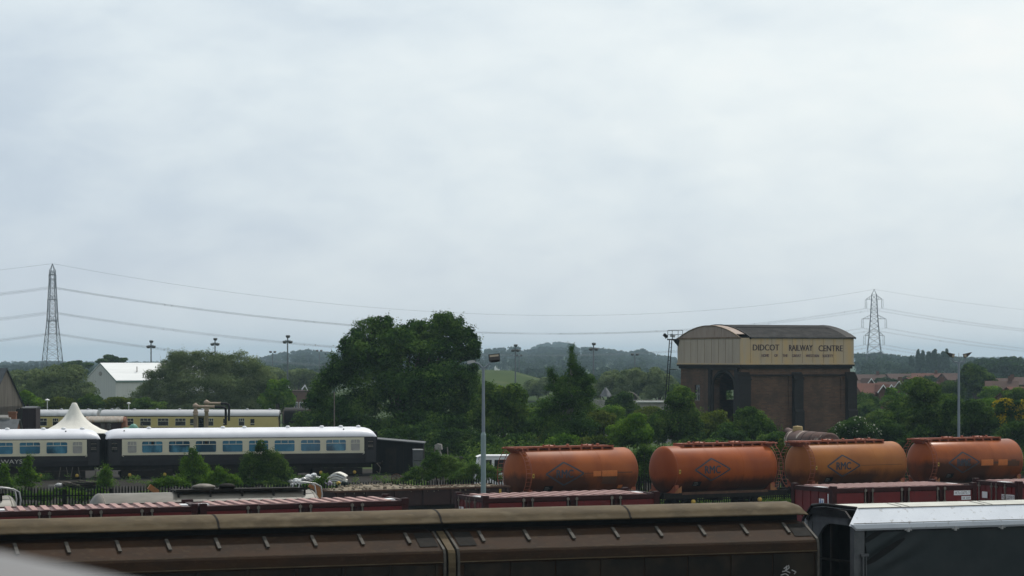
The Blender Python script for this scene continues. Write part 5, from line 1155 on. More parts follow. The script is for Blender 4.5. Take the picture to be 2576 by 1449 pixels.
# ------------------------------------------------------------------ houses, school, wall and playground
def house(lab, dx, dridge, deave, wpx, Y, rot, tile, gable=None, chim=False):
    q = P(dx, dridge, Y); g0 = gz(q.x, Y); L = px(wpx, Y); e = P(0, deave, Y).z; D = 7.5; r = q.z
    t = thing('brick_house', lab, 'house', (q.x, Y, g0), R(rot), 'houses beyond the coal stage'); H, E_ = r-g0, e-g0
    b = MB(); b.box(-L/2, L/2, -D/2, D/2, 0, E_); b.prism([(-D/2, E_), (0, H-.12), (D/2, E_)], -L/2, -L/2+.2); b.prism([(-D/2, E_), (0, H-.12), (D/2, E_)], L/2-.2, L/2); b.build('wall', m_housebrick, t)
    b = MB(); b.prism([(-D/2-.35, E_-.25), (0, H-.05), (D/2+.35, E_-.25), (D/2+.35, E_-.1), (0, H+.12), (-D/2-.35, E_-.1)], -L/2-.2, L/2+.2); rf = b.build('roof', tile, t)
    if chim: b = MB(); b.box(L*.2, L*.2+.7, -.3, .3, H-.6, H+.9); b.build('chimney', m_housebrick, rf)
    for k, u in enumerate(gable or ()):
        gx = u*L; gw = px(17, Y); gh = px(13, Y); y0 = -D/2-1.0
        p = MB(); p.prism([(gx-gw/2, 0), (gx-gw/2, E_+.3), (gx, E_+.3+gh), (gx+gw/2, E_+.3), (gx+gw/2, 0)], y0, -.5, axis='y'); p.build('gable_wall', m_housebrick, t)
        p = MB(); p.prism([(gx-gw/2-.3, E_+.1), (gx, E_+.42+gh), (gx+gw/2+.3, E_+.1), (gx+gw/2+.3, E_+.3), (gx, E_+.62+gh), (gx-gw/2-.3, E_+.3)], y0-.3, 0, axis='y'); p.build('gable_roof', tile, t)
        p = MB(); p.prism([(gx-gw/2-.35, E_+.12), (gx, E_+.46+gh), (gx+gw/2+.35, E_+.12), (gx+gw/2+.35, E_+.30), (gx, E_+.66+gh), (gx-gw/2-.35, E_+.30)], y0-.42, y0-.31, axis='y'); p.build('bargeboard', m_white, t)
    n = max(2, int(L/2.6))
    for k in range(n):
        u = -L/2+(k+.5)*L/n; p = MB(); p.box(u-.5, u+.5, -D/2-.03, -D/2+.02, max(.6, E_-1.9), E_-.8); p.build('window', m_darkglass, t)
for a in (('red tiled house right of the coal stage with two white edged gables', 2190, 966, 990, 74, 400, 8, m_tile, (.12, .40), False), ('brown tiled house with one white edged gable, behind the red tiled one', 2245, 962, 980, 70, 450, -12, m_tile2, (.30,), True),
          ('house with a small white gable close to the foot of the right pylon', 2172, 959, 972, 46, 520, 14, m_tile2, (-.1,), False), ('long brown roofed house left of the lamp column', 2345, 962, 985, 92, 430, 6, m_tile2, (.28,), True),
          ('brown roofed house between the round tree and the right edge', 2520, 960, 985, 78, 430, -10, m_tile2, None, True), ('red roofed house nearest the right edge, above the yellow gorse', 2568, 975, 1000, 70, 340, 12, m_tile, (-.25,), False),
          ('far brown roof left in the upper row of houses', 2190, 943, 955, 70, 640, -6, m_tile2, None, True), ('far brown roof second in the upper row of houses', 2262, 941, 953, 66, 680, 10, m_tile2, None, False), ('far brown roof third in the upper row, under the poplars', 2335, 940, 953, 80, 660, -8, m_tile, None, True),
          ('far brown roof in the upper row just left of the round dark tree', 2398, 940, 955, 58, 620, 12, m_tile2, None, False), ('far brown roof in the upper row, right of the round dark tree', 2528, 953, 966, 70, 540, 4, m_tile2, None, True), ('far pale brown roof at the right edge of the upper row', 2580, 950, 962, 60, 580, -14, m_tile2, None, False), ('far small roof tucked between two upper row houses', 2300, 950, 962, 44, 560, 20, m_tile, None, False)): house(*a)
q = P(742, 985, 500); g0 = gz(q.x, 500); t = thing('school_building', 'brown brick building with white window bars between the willow and the ash tree', 'building', (q.x, 500, g0), 0); h = q.z-g0
b = MB(); b.box(-2.4, 3.4, 0, 8, 0, h); b.build('wall', m_housebrick, t); b = MB(); b.box(-2.6, 3.6, -.2, 8, h, h+.2); b.build('parapet', m_tile2, t)
for k in range(5): b = MB(); b.box(-2.0+k*.95, -1.3+k*.95, -.06, 0, h-3.4, h-2.0); f_ = b.build('window', m_white, t); b = MB(); b.box(-1.93+k*.95, -1.68+k*.95, -.08, -.06, h-3.3, h-2.1); b.box(-1.62+k*.95, -1.37+k*.95, -.08, -.06, h-3.3, h-2.1); b.build('pane', m_darkglass, f_)
b = MB(); b.box(-1.9, .4, -.08, 0, h-1.1, h-.7); b.build('sign_strip', m_choc, t)
for lab, u, v_ in (('white bent strip roof light on the brown brick building, left one', 722, 983), ('white bent strip on the brown brick building, right one', 765, 982)):
    q = P(u-742+742, v_, 500); tt = MB(); tt.prism([(-.5, 0), (.1, .75), (.6, -.2), (.6, .1), (.1, 1.1), (-.6, .3)], -.05, .05, axis='y'); tag(tt.build('roof_ornament', m_white, None, loc=(q.x, 501, h+g0+.25)), lab, 'roof piece')
def wall_thing(lab, u0, u1, vt, Y, m_):
    a, c = P(u0, vt, Y), P(u1, vt, Y); g0 = gz(a.x, Y)
    t = thing('concrete_wall', lab, 'wall', (a.x, Y, g0)); b = MB(); b.box(0, c.x-a.x, 0, .2, 0, a.z-g0); b.build('panels', m_, t)
    b = MB(); n = int((c.x-a.x)/3); [b.box(k*3-.1, k*3+.1, -.06, 0, 0, a.z-g0+.05) for k in range(n+1)]; b.build('posts', m_, t)
wall_thing('long grey wall behind the bushes, below the playground tower', 1450, 1700, 1006, 330, m_concrete)
q = P(1641, 1010, 322); g0 = gz(q.x, 322); t = thing('flat_roof_hut', 'low hut with a pale flat roof beside the coal stage', 'hut', (q.x, 322, g0)); h = q.z-g0
b = MB(); b.box(-1.7, 1.9, -1.2, 1.2, 0, h-.1); b.build('wall', m_concrete, t); b = MB(); b.box(-2.0, 2.3, -1.5, 1.5, h-.1, h+.05); b.build('roof', m_white_wall, t)
q = P(1524, 974, 380); g0 = gz(q.x, 380); t = thing('play_tower', 'playground tower with a dark pointed roof, red panels and a white slide', 'playground tower', (q.x, 380, g0)); h = q.z-g0
b = MB(); b.lathe([(.95, h-1.35), (.5, h-.6), (.04, h)], (0, 0, 0), 'z', 4); b.build('roof', m_slate, t)
for sx in (-.75, .75):
    for sy in (-.75, .75): b = MB(); b.tube((sx, sy, 0), (sx, sy, h-1.2), .09, n=6); b.build('post', m_wood, t)
b = MB(); b.box(-.8, .8, -.8, .8, h-3.2, h-3.0); [b.box(-.75, .75, y-.03, y+.03, h-3.0, h-2.1) for y in (-.78, .78)]; b.build('red_panel', m_red, t)
b = MB(); b.path([(-.8, 0, h-2.6), (-1.6, -.2, h-3.0), (-2.8, -.4, h-3.7), (-4.2, -.6, h-4.9)], .32, n=10); b.build('slide', m_white, t)
q = P(1582, 987, 372); g0 = gz(q.x, 372); b = MB(); h = q.z-g0
b.path([(-1.9*math.cos(R(k*12)), 0, h-2.6+2.6*math.sin(R(k*12))) for k in range(16)], .10, n=8); b.box(-2.0, -1.8, -.1, .1, 0, h-2.6); b.box(1.8, 2.0, -.1, .1, 0, h-2.6)
tag(b.build('arch_frame', m_rib, None, loc=(q.x, 372, g0)), 'thin curved hoop standing right of the playground tower', 'climbing frame')
q = P(1247, 936, 590); b = MB(); g0 = gz(q.x, 590); b.prism([(-.3, 0), (-.3, .7), (0, 1.1), (.2, .5), (.5, .3), (.9, .3), (.9, 0)], -.3, .3, axis='y'); tag(b.build('trail_marker', m_white, None, loc=(q.x, 590, g0-.05)), 'small pale marker standing on top of the green grass mound', 'marker')
# ------------------------------------------------------------------ old boiler, shed, van, junk behind the fence
a, c = P(1996, 1079, 183), P(2088, 1092, 175); d = c-a; t = thing('old_boiler', 'rusty pink brown boiler barrel lying before the coal stage', 'boiler', ((a.x+c.x)/2, 179, 0), math.atan2(d.y, d.x)); L = math.hypot(d.x, d.y); zc = (a.z+c.z)/2-.72
m_boil = mat('rusty_pink_boiler', (0.105, 0.052, 0.040), (0.07, 0.038, 0.031), 1.4, rough=0.75, c3=(0.42, 0.36, 0.30), s3=1.2, lo3=0.58, hi3=0.68)
b = MB(); b.lathe([(.001, -L/2), (.66, -L/2), (.72, -L/2+.05), (.74, L/2), (.60, L/2+.12), (.001, L/2+.14)], (0, 0, zc), 'x', 28); b.build('barrel', m_boil, t)
for x in (-L*.45, -.1, L*.2, L*.47): b = MB(); b.lathe([(.735, -.015), (.748, -.012), (.748, .012), (.735, .015)], (x, 0, zc), 'x', 28, False); b.build('band', m_under, t)
b = MB(); b.tube((-L/2-1.7, .1, zc+.62), (-L/2, 0, zc+.42), .22, .30, n=12); b.build('flue_pipe', m_boil, t)
b = MB(); b.lathe([(.36, 0), (.34, .32), (.30, .36), (.001, .40)], (-L*.38, 0, zc+.64), 'z', 16); b.build('steam_dome', mat('ochre_dome', (.33, .24, .10), (.25, .17, .08), 4), t)
b = MB(); b.box(-L*.4, -L*.25, -.7, .7, 0, zc-.55); b.box(L*.2, L*.35, -.7, .7, 0, zc-.55); b.build('cradle', m_wood, t)
q = P(1000, 1110, 193); t = thing('dark_shed', 'low black boarded shed with a sloping roof, just right of the white roofed coach', 'shed', (q.x, 195, 0), 0)
w_ = px(128, 193); b = MB(); b.prism([(-w_/2, 0), (-w_/2, 2.48), (w_/2, 2.15), (w_/2, 0)], -1.6, 1.6, axis='y'); b.build('wall', m_blackboard, t)
b = MB(); b.prism([(-w_/2-.15, 2.50), (w_/2+.1, 2.17), (w_/2+.1, 2.24), (-w_/2-.15, 2.57)], -1.8, 1.8, axis='y'); b.build('roof', m_slate, t)
b = MB(); b.box(.4, .45, -1.62, -1.6, 0, 2.2); b.box(-.9, -.1, -1.625, -1.6, .05, 1.9); b.build('door', m_under, t)
q = P(1051, 1132, 186); t = thing('grey_cabinet', 'pale grey metal cabinet standing right of the black shed', 'cabinet', (q.x, 186, 0), R(8)); b = MB(); b.box(-.33, .33, -.3, .3, .05, q.z); b.build('body', m_greyframe, t); b = MB(); b.box(-.36, .36, -.33, .33, q.z, q.z+.06); b.build('lid', m_lamppale, t)
b = MB(); b.box(-.33, .33, -.31, -.3, 1.2, 1.24); b.build('door_gap', m_under, t)
q = P(1104, 1116, 187); t = thing('conveyor_machine', 'old pale conveyor leg with a rounded head and two struts among the weeds', 'machine', (q.x, 187, 0), R(-10)); h = q.z
b = MB(); b.prism([(-.2, h-.45), (-.28, h-.1), (-.1, h), (.2, h-.05), (.24, h-.42)], -.2, .2, axis='y'); b.build('head', m_concrete, t)
b = MB(); b.path([(0, 0, h-.4), (.25, -.1, h-1.2), (.6, -.2, .1)], .11, n=8); b.build('chute', m_concrete, t)
for x0_, x1_ in ((-.35, -.30), (.75, .62)): b = MB(); b.tube((x1_, 0, h-.25), (x0_, .1, 0), .05, n=6); b.build('strut', m_rib, t)
q = P(1144, 1140, 190); t = thing('cable_drum', 'dark coil of hose lying on its side among the weeds', 'drum', (q.x, 190, 0)); b = MB(); [b.lathe([(.75, -.05), (.82, 0), (.75, .05)], (0, 0, z), 'z', 20, False) for z in (.5, .62, .74, .86, .98, 1.1, 1.22)]; b.build('coil', m_under, t); b = MB(); b.lathe([(.74, 0), (.74, 1.3)], (0, 0, .02), 'z', 20); b.build('core', m_blackboard, t)
q = P(1196, 1148, 164); t = thing('white_van', 'old white van with large side windows, half hidden behind the first orange tank', 'van', (q.x, 164, 0), R(4)); h = q.z
b = MB(); b.prism([(0, .45), (0, 1.25), (.18, h-.18), (.4, h-.02), (4.3, h-.02), (4.45, h-.2), (4.5, .45)], 0, 1.75, axis='y'); b.build('body', m_white, t)
b = MB(); b.prism([(.1, h-.05), (.35, h+.05), (4.3, h+.05), (4.45, h-.05)], -.03, 1.78, axis='y'); b.build('roof', m_white, t)
for u0, u1 in ((.30, 1.02), (1.16, 2.3), (2.45, 3.7)): b = MB(); b.prism([(u0, 1.30), (u0+.04, h-.22), (u1, h-.22), (u1, 1.30)], -.02, .0, axis='y'); b.build('window', m_darkglass if u0 > .5 else m_darkglass, t)
for x in (.9, 3.6):
    for y in (.08, 1.67): b = MB(); b.lathe([(.15, -.09), (.33, -.08), (.35, 0), (.33, .08), (.15, .09)], (x, y, .35), 'y', 18); b.build('wheel', m_black, t)
rng = random.Random(11)
# white panels stacked in a slumped pile
q = P(838, 1200, 172); t = thing('sheet_pile', 'slumped stack of white sheets in front of the coach', 'sheet pile', (q.x, 172, 0), R(-6))
for k in range(8):
    b = MB(); z = .10+k*.085; L2 = .80-.02*k; sh = .10*math.sin(k*2.1)+.02*k; secs = []
    for i in range(9):
        u = -1+2*i/8; zz = z+.03*k*(1-(u-.1)**2)-.10*max(0, u-.2)**1.4-.06*k*max(0, -u-.1)**1.6+rng.uniform(-.012, .012)
        secs.append([(u*L2+sh, -.55+.05*math.sin(k), zz), (u*L2+sh, .55, zz+.05), (u*L2+sh, .55, zz+.10), (u*L2+sh, -.55+.05*math.sin(k), zz+.075)])
    b.loft(secs, False); b.build('sheet', m_tent if k % 3 else m_white, t)
def sack(name, lab, cat, u, v_, Y, r, m_, grp, seed, flat=.6):
    q = P(u, v_, Y); rg = random.Random(seed); b = MB(); secs = []
    for i in range(9):
        th = math.pi*i/8; ring = []
        for k in range(12):
            a = 2*math.pi*k/12; rr = r*math.sin(th)*(1+rg.uniform(-.22, .22)) if 0 < i < 8 else .004
            ring.append((rr*math.cos(a), rr*.8*math.sin(a), r*flat*(1+math.cos(th))*(1+rg.uniform(-.06, .06))))
        secs.append(ring)
    b.loft(secs, False, False); o = b.build(name, m_, None, loc=(q.x, Y, max(0.0, q.z-.02))); return tag(o, lab, cat, grp)
for k, (u, v_, r) in enumerate(((732, 1214, .22), (745, 1209, .2), (757, 1213, .24), (768, 1206, .2), (780, 1210, .25), (776, 1198, .18), (792, 1203, .22), (790, 1193, .15), (803, 1207, .24), (815, 1213, .22), (740, 1221, .2), (765, 1221, .22))):
    sack('plastic_bundle', 'crumpled white plastic bundle in the heap left of the white sheets', 'rubbish', u, v_+5, 172-.25*(k % 4), r*1.3, m_white if k % 3 else m_steel, 'crumpled white bundles', 20+k)
m_lilac = mat('lilac_cloth', (0.42, 0.36, 0.46), (0.32, 0.27, 0.36), 6)
sack('rubbish_sack', 'lilac sack slumped below the white sheets', 'rubbish', 826, 1224, 169, .24, m_lilac, None, 61, .85)
sack('rubbish_sack', 'small yellow sack beside the lilac one', 'rubbish', 852, 1219, 169.5, .15, m_yellow, None, 62, .8)
sack('rubbish_sack', 'dark green sack right of the yellow one', 'rubbish', 868, 1222, 169, .26, mat('dark_green_plastic', (.02, .035, .03), None, rough=.4), None, 63, .7)
# scrap heap under the left coach, and loose rocks
q = P(205, 1222, 168); t = thing('scrap_heap', 'dark heap of scrap timber and iron before the left coach', 'scrap heap', (q.x, 168, 0), R(8))
for k in range(26):
    b = MB(); MX = Matrix.Translation((rng.uniform(-1.0, 1.0), rng.uniform(-.4, .4), .08+.05*(k % 9))) @ Matrix.Rotation(rng.uniform(-.35, .35), 4, 'Z') @ Matrix.Rotation(rng.uniform(-.18, .18), 4, 'Y')
    l_ = rng.uniform(.35, .8); b.box(-l_, l_, -.09, .09, -.05, .05, MX); b.build('timber', m_wood if k % 4 == 0 else m_under, t)
for k, (u, v_, w_, lab) in enumerate(((130, 1214, .26, 'pale square block lying left of the scrap heap'), (150, 1216, .3, 'crumpled silver sheet on the scrap heap'), (168, 1213, .34, 'tan torn board on the left end of the scrap heap'))):
    if k == 0:
        q = P(u, v_+6, 168); b = MB(); b.box(-.2, .2, -.15, .15, 0, .22); tag(b.build('concrete_block', m_concrete, None, loc=(q.x, 168, 0.12)), lab, 'block'); b = None
    else: sack('scrap_sheet', lab, 'scrap', u, v_+10, 167, w_, m_steel if k == 1 else m_wood, None, 70+k, .5)
q = P(1062, 1190, 182); t = thing('concrete_trough', 'pale concrete trough on the ground by the black shed', 'trough', (q.x-.5, 182, 0), R(5)); b = MB(); b.box(-.6, .6, -.25, .25, 0, .42); b.build('body', m_concrete, t); b = MB(); b.box(-.52, .52, -.18, .18, .421, .425); b.build('cavity', m_under, t)
for k, u in enumerate((997, 1022)):
    q = P(u, 1205, 176); t = thing('scrap_iron', ['rusty spoked wheel leaning by the gravel right of the white sheets', 'smaller rusty spoked wheel next to the weeds'][k], 'scrap', (q.x, 176, .36-.06*k), 0); b = MB(); r = .36-.06*k; b.lathe([(r-.05, -.05), (r, -.05), (r, .05), (r-.05, .05), (r-.05, -.05)], (0, 0, 0), 'y', 18, False); b.build('rim', m_rust, t)
    b = MB(); [b.tube((0, 0, 0), ((r-.03)*math.cos(R(45*j)), 0, (r-.03)*math.sin(R(45*j))), .02, n=5) for j in range(8)]; b.build('spoke', m_rust, t)
# ------------------------------------------------------------------ palisade fence
def fence(pts):
    t = thing('palisade_fence', 'black steel palisade fence along the railway yard', 'fence', (pts[0][0], pts[0][1], 0)); o = Vector((pts[0][0], pts[0][1], 0))
    for a, c in zip(pts, pts[1:]):
        a = Vector((a[0], a[1], 0)); c = Vector((c[0], c[1], 0)); L = (c-a).length; d = (c-a)/L; n = int(L/2.75)+1; st = L/n
        for k in range(n):
            s = a+d*st*k-o; ang = math.atan2(d.y, d.x)
            MX = Matrix.Translation(s) @ Matrix.Rotation(ang, 4, 'Z')
            b = MB(); m_ = int(st/.155)
            for j in range(m_):
                u = (j+.5)*st/m_; b.prism([(u-.035, .08), (u+.035, .08), (u+.035, 1.78), (u+.012, 1.92), (u-.012, 1.92), (u-.035, 1.78)], -.02, .0, axis='y')
            b.v = [tuple(MX @ Vector(p)) for p in b.v]; b.build('palings', m_fence, t)
            b = MB(); b.box(0, st, 0, .05, .35, .41, MX); b.box(0, st, 0, .05, 1.45, 1.51, MX); b.build('rail', m_fence, t)
            b = MB(); b.box(-.05, .05, .05, .12, 0, 1.8, MX); b.build('post', m_fence, t)
fence([(-42, 127), (-24.9, 132), (-9.15, 137.5), (7.2, 147.5), (40, 169)])
# ------------------------------------------------------------------ footbridge handrail close to the lens
t = thing('handrail', 'smooth grey handrail, out of focus in the bottom left corner', 'handrail', (-1.1, 3.5, HC-1.65))
z0 = lambda x: 8.36-.276-.21*(x+.683)-(HC-1.65)
m_hr = mat('grey_painted_rail', (0.145, 0.145, 0.15), None, rough=.55)
b = MB(); b.path([(-1.0, 0, z0(-2.1)-.35), (1.4, 0, z0(.3)-.35)], .36, n=32); b.build('rail', m_hr, t)
b = MB(); b.tube((.1, 0, 0), (.1, 0, z0(-1.0)-.5), .05); b.build('post', m_hr, t)
b = MB(); b.box(-4, 4, -3.5, 4.6, HC-1.85, HC-1.65); b.box(-3.5, -3, 3.8, 4.3, 0, HC-1.85); b.box(3, 3.5, 3.8, 4.3, 0, HC-1.85); b.box(-3.5, -3, -3.2, -2.7, 0, HC-1.85); b.box(3, 3.5, -3.2, -2.7, 0, HC-1.85)
tag(b.build('footbridge_deck', m_concrete), 'concrete deck of the footbridge the photograph is taken from', 'bridge')
# ------------------------------------------------------------------ foliage
def fol_arrays(rg, blobs, n, size, inner=.62, flat=1.0):
    """leaf quads spread through a set of ellipsoids: blobs = [(cx,cy,cz,rx,ry,rz)]"""
    B = np.array(blobs, float); ar = (B[:, 3]*B[:, 4]+B[:, 3]*B[:, 5]+B[:, 4]*B[:, 5]); pr = ar/ar.sum()
    idx = rg.choice(len(B), n, p=pr); b = B[idx]
    d = rg.normal(size=(n, 3)); d /= np.linalg.norm(d, axis=1, keepdims=True)
    d[:, 2] = np.where((d[:, 2] < -.3) & (rg.random(n) < .5), -d[:, 2], d[:, 2])
    r = 1-(1-inner)*rg.random(n)**1.6+rg.normal(size=n)*.05
    p = b[:, :3]+d*r[:, None]*b[:, 3:]
    nr = d*1.0+rg.normal(size=(n, 3))*.42+np.array([0, -.05, .22]); nr /= np.linalg.norm(nr, axis=1, keepdims=True)
    return p, nr, size*rg.uniform(.6, 1.35, n)
def quads(rg, p, nr, s, asp=.55):
    n = len(p); t = rg.normal(size=(n, 3)); t -= nr*(t*nr).sum(1, keepdims=True); t /= np.linalg.norm(t, axis=1, keepdims=True); u = np.cross(nr, t)
    a = t*(s*.5)[:, None]; c = u*(s*.5*asp)[:, None]
    return np.stack([p-a, p-c*1.0+a*.1, p+a, p+c*1.0+a*.1], 1).reshape(-1, 3)
def fol_mesh(name, V, m_):
    n = len(V)//4; me = bpy.data.meshes.new(name); me.vertices.add(len(V)); me.vertices.foreach_set('co', V.astype(np.float32).ravel())
    me.loops.add(len(V)); me.loops.foreach_set('vertex_index', np.arange(len(V), dtype=np.int32))
    me.polygons.add(n); me.polygons.foreach_set('loop_start', np.arange(0, len(V), 4, dtype=np.int32))
    me.update(calc_edges=True); me.materials.append(m_); return me
def subblobs(rg, lobes, k, frac, spread=.8):
    out = []
    for (cx_, cy, cz, rx, ry, rz) in lobes:
        for _ in range(k):
            d = rg.normal(size=3); d /= np.linalg.norm(d); q = spread*rg.uniform(.55, 1.0)
            f = frac*rg.uniform(.45, 1.5)
            out.append((cx_+d[0]*rx*q, cy+d[1]*ry*q, cz+d[2]*rz*q, rx*f, ry*f, rz*f*.85))
        out.append((cx_, cy, cz, rx*.8, ry*.8, rz*.8))
    return out
def sprays(rg, blobs, n, length, per, size):
    B = np.array(blobs, float); idx = rg.integers(len(B), size=n); b = B[idx]
    d = rg.normal(size=(n, 3)); d[:, 2] = np.abs(d[:, 2])*.9+.25; d /= np.linalg.norm(d, axis=1, keepdims=True)
    base = b[:, :3]+d*b[:, 3:]*.82; L = length*rg.uniform(.4, 1.2, n)
    t = np.linspace(0, 1, per)
    P_ = base[:, None, :]+d[:, None, :]*(L[:, None, None]*t[None, :, None])+rg.normal(size=(n, per, 3))*size*.6
    P_ = P_.reshape(-1, 3); nr = rg.normal(size=P_.shape)+np.array([0, 0, .4]); nr /= np.linalg.norm(nr, axis=1, keepdims=True)
    return P_, nr, size*rg.uniform(.6, 1.2, len(P_))
def plant(name, lab, cat, Y, lobes_px, m_, n, leaf, seed, k=9, frac=.42, spray=0, trunk=True, depth=.85, asp=.55, inner=.6, bark=None, group=None, flowers=0, tr=.5, limbs=True, flmat=None):
    rg = np.random.default_rng(seed); xs_ = [l[0] for l in lobes_px]; cxp = sum(xs_)/len(xs_)
    ref = P(cxp, 0, Y); g0 = gz(ref.x, Y); lob = []
    zmin = 1e9; ztop = -1e9
    for i, l in enumerate(lobes_px):
        q = P(l[0], l[1], Y); rx, rz = px(l[2], Y), px(l[3], Y); lob.append((q.x-ref.x, rg.uniform(-.25, .25)*rx, q.z-g0, rx, max(rx*depth, rz*.6), rz)); zmin = min(zmin, q.z-g0-rz); ztop = max(ztop, q.z-g0+rz)
    t = thing(name, lab, cat, (ref.x, Y, g0), 0, group)
    sb = subblobs(rg, lob, k, frac)
    p, nr, s = fol_arrays(rg, sb, n, leaf, inner)
    if spray: a, b_, c_ = sprays(rg, sb, spray, leaf*2.2, 10, leaf*.62); p = np.vstack([p, a]); nr = np.vstack([nr, b_]); s = np.concatenate([s, c_])
    ok = p[:, 2] > .05; V = quads(rg, p[ok], nr[ok], s[ok], asp)
    o = bpy.data.objects.new('crown' if trunk else 'foliage', fol_mesh('foliage', V, m_)); COL.objects.link(o); o.parent = t
    if flowers:
        p, nr, s = fol_arrays(rg, sb, flowers*3, leaf*.8, .95); up = (nr[:, 2] > .15) & (np.sin(p[:, 0]*2.3+p[:, 2]*3.1)+np.sin(p[:, 0]*5.1-p[:, 2]*1.7) > -.2); p, nr, s = p[up], nr[up], s[up]; o2 = bpy.data.objects.new('flowers', fol_mesh('flowers', quads(rg, p, nr, s, .9), flmat or L_flower)); o2['kind'] = 'stuff'; COL.objects.link(o2); o2.parent = t
    b = MB(); bk = bark or m_bark; rx = max(l[3] for l in lob); r0 = max(.05, min(.55, (ztop)*.035))
    zt = zmin+(ztop-zmin)*tr
    if trunk:
        b.path([(0, 0, -.1), (.05*r0, 0, zt*.4), (.2*r0, .1*r0, zt*.75), (0, 0, max(zt, .3))], [r0*1.25, r0, r0*.8, r0*.5], 8)
        for i, l in enumerate(lob[:9] if limbs else ()):
            s_ = Vector((0, 0, max(.2, zt*(.45+.05*(i % 5))))); e = Vector((l[0], l[1], l[2]+l[5]*.3)); mdl = s_.lerp(e, .5)+Vector((0, 0, -.04*(e-s_).length))
            b.path([s_, mdl, e], [r0*.45, r0*.3, r0*.08], 6)
        b.build('trunk', bk, t)
    else:
        for i in range(7):
            l = lob[i % len(lob)]; a = i*2.4; e = Vector((l[0]+l[3]*.5*math.cos(a), l[1]+l[4]*.5*math.sin(a), l[2]+l[5]*.35))
            b.path([(l[0]*.9+.05*i, l[1], -.05), Vector((l[0], l[1], 0)).lerp(e, .5), e], [r0*.35, r0*.25, r0*.08], 5)
        b.build('stems', bk, t)
    return t
T = plant
T('ash_tree', 'huge dark ash tree in the middle, higher than the hills behind', 'tree', 226, [(930, 834, 44, 40), (968, 826, 40, 38), (1010, 858, 66, 46), (1040, 840, 46, 40), (1078, 832, 46, 40), (1118, 814, 38, 38), (1146, 836, 38, 46), (1172, 868, 36, 50), (1196, 882, 16, 36), (890, 872, 46, 46), (1090, 890, 100, 60), (960, 900, 100, 60), (1060, 985, 140, 100), (920, 960, 92, 90), (850, 935, 46, 50), (818, 975, 48, 50), (798, 1012, 42, 42), (875, 1045, 100, 66), (1075, 1080, 125, 60), (1185, 965, 34, 70), (1170, 1045, 60, 66), (975, 1100, 100, 52), (820, 1060, 60, 50)], L_ash, 130000, .27, 1, 24, .32, spray=1100, asp=.45, inner=.3)
T('willow_bush', 'big olive green willow thicket behind the far coach', 'tree', 345, [(455, 906, 38, 30), (435, 932, 46, 40), (492, 912, 44, 34), (540, 916, 50, 38), (590, 918, 50, 38), (635, 930, 48, 40), (665, 955, 44, 40), (400, 968, 50, 42), (690, 985, 36, 36), (365, 1000, 46, 34), (335, 1018, 30, 22), (500, 970, 96, 56), (590, 975, 90, 50), (430, 1015, 90, 40), (530, 1025, 95, 40), (640, 1020, 90, 42)], L_willow, 130000, .30, 2, 20, .36, spray=900, asp=.3, inner=.35, limbs=False)
T('leafy_tree', 'bright green tree at the right end of the willow thicket', 'tree', 322, [(700, 985, 32, 36), (722, 1008, 26, 30), (672, 1010, 30, 28)], L_green, 9000, .30, 3, 12, .4)
T('willow_bush', 'grey green willow left of the pale warehouse', 'tree', 372, [(130, 950, 50, 38), (180, 950, 46, 36), (92, 978, 40, 32), (160, 990, 76, 36), (222, 980, 24, 26), (110, 1005, 50, 24), (200, 1010, 40, 24)], L_willow, 34000, .36, 4, 14, .38, spray=120, asp=.35)
T('leafy_tree', 'small bright green tree behind the box van', 'tree', 300, [(68, 1003, 26, 22), (90, 1012, 22, 16), (48, 1015, 18, 14)], L_green, 6500, .26, 5, 10, .42)
for i, (l, a) in enumerate((('dark hedge bush just left of the tent peak', [(150, 1014, 30, 20), (118, 1018, 22, 16)]), ('hedge bush right of the tent peak', [(235, 1010, 34, 22), (212, 1018, 20, 16)]), ('hedge bush below the lean-to of the warehouse', [(285, 1014, 32, 18), (312, 1018, 24, 16)]), ('hedge bush at the foot of the willow thicket', [(350, 1018, 32, 18), (392, 1022, 28, 14)]))):
    T('hedge_bush', l, 'bush', 310, a, L_mid if i % 2 else L_yel, 6000, .26, 10+i, 10, .42, trunk=False, group='hedge behind the far coaches')
T('leafy_tree', 'olive tree between the stained gable and the grey green willow', 'tree', 430, [(42, 958, 36, 26), (78, 948, 28, 22), (15, 970, 26, 24), (60, 985, 50, 30), (30, 1005, 40, 24)], L_willow, 17000, .4, 15, 11, .4)
T('dark_tree', 'dark spreading tree on the skyline behind the warehouse ridge', 'tree', 620, [(278, 903, 22, 9), (262, 910, 26, 8), (300, 908, 20, 8)], L_dark, 4500, .55, 16, 9, .45)
T('dark_tree', 'dark low tree on the skyline right of the left pylon', 'tree', 640, [(190, 914, 22, 8), (170, 918, 18, 7), (215, 918, 22, 8)], L_dark, 4000, .55, 17, 9, .45)
for i, (l, a) in enumerate((('pale olive bush before the hill, left of the tall mast', [(690, 945, 40, 26), (655, 955, 34, 24)]), ('pale olive bush between the tall mast and the ash tree', [(752, 948, 38, 26), (785, 955, 30, 24)]), ('pale olive low bush under the hill, nearest the ash tree', [(740, 972, 34, 18), (770, 975, 30, 18)]))):
    T('willow_bush', l, 'bush', 540+i*15, a, L_willow, 6500, .5, 20+i, 10, .42, trunk=False, group='bushes round the sports field')
T('bushy_tree', 'leafy tree with a bright top, right beside the ash tree', 'tree', 216, [(1242, 1008, 46, 52), (1288, 1012, 46, 50), (1258, 1080, 58, 56), (1215, 1050, 40, 60), (1325, 1065, 40, 55)], L_mid, 24000, .26, 25, 14, .36, spray=120)
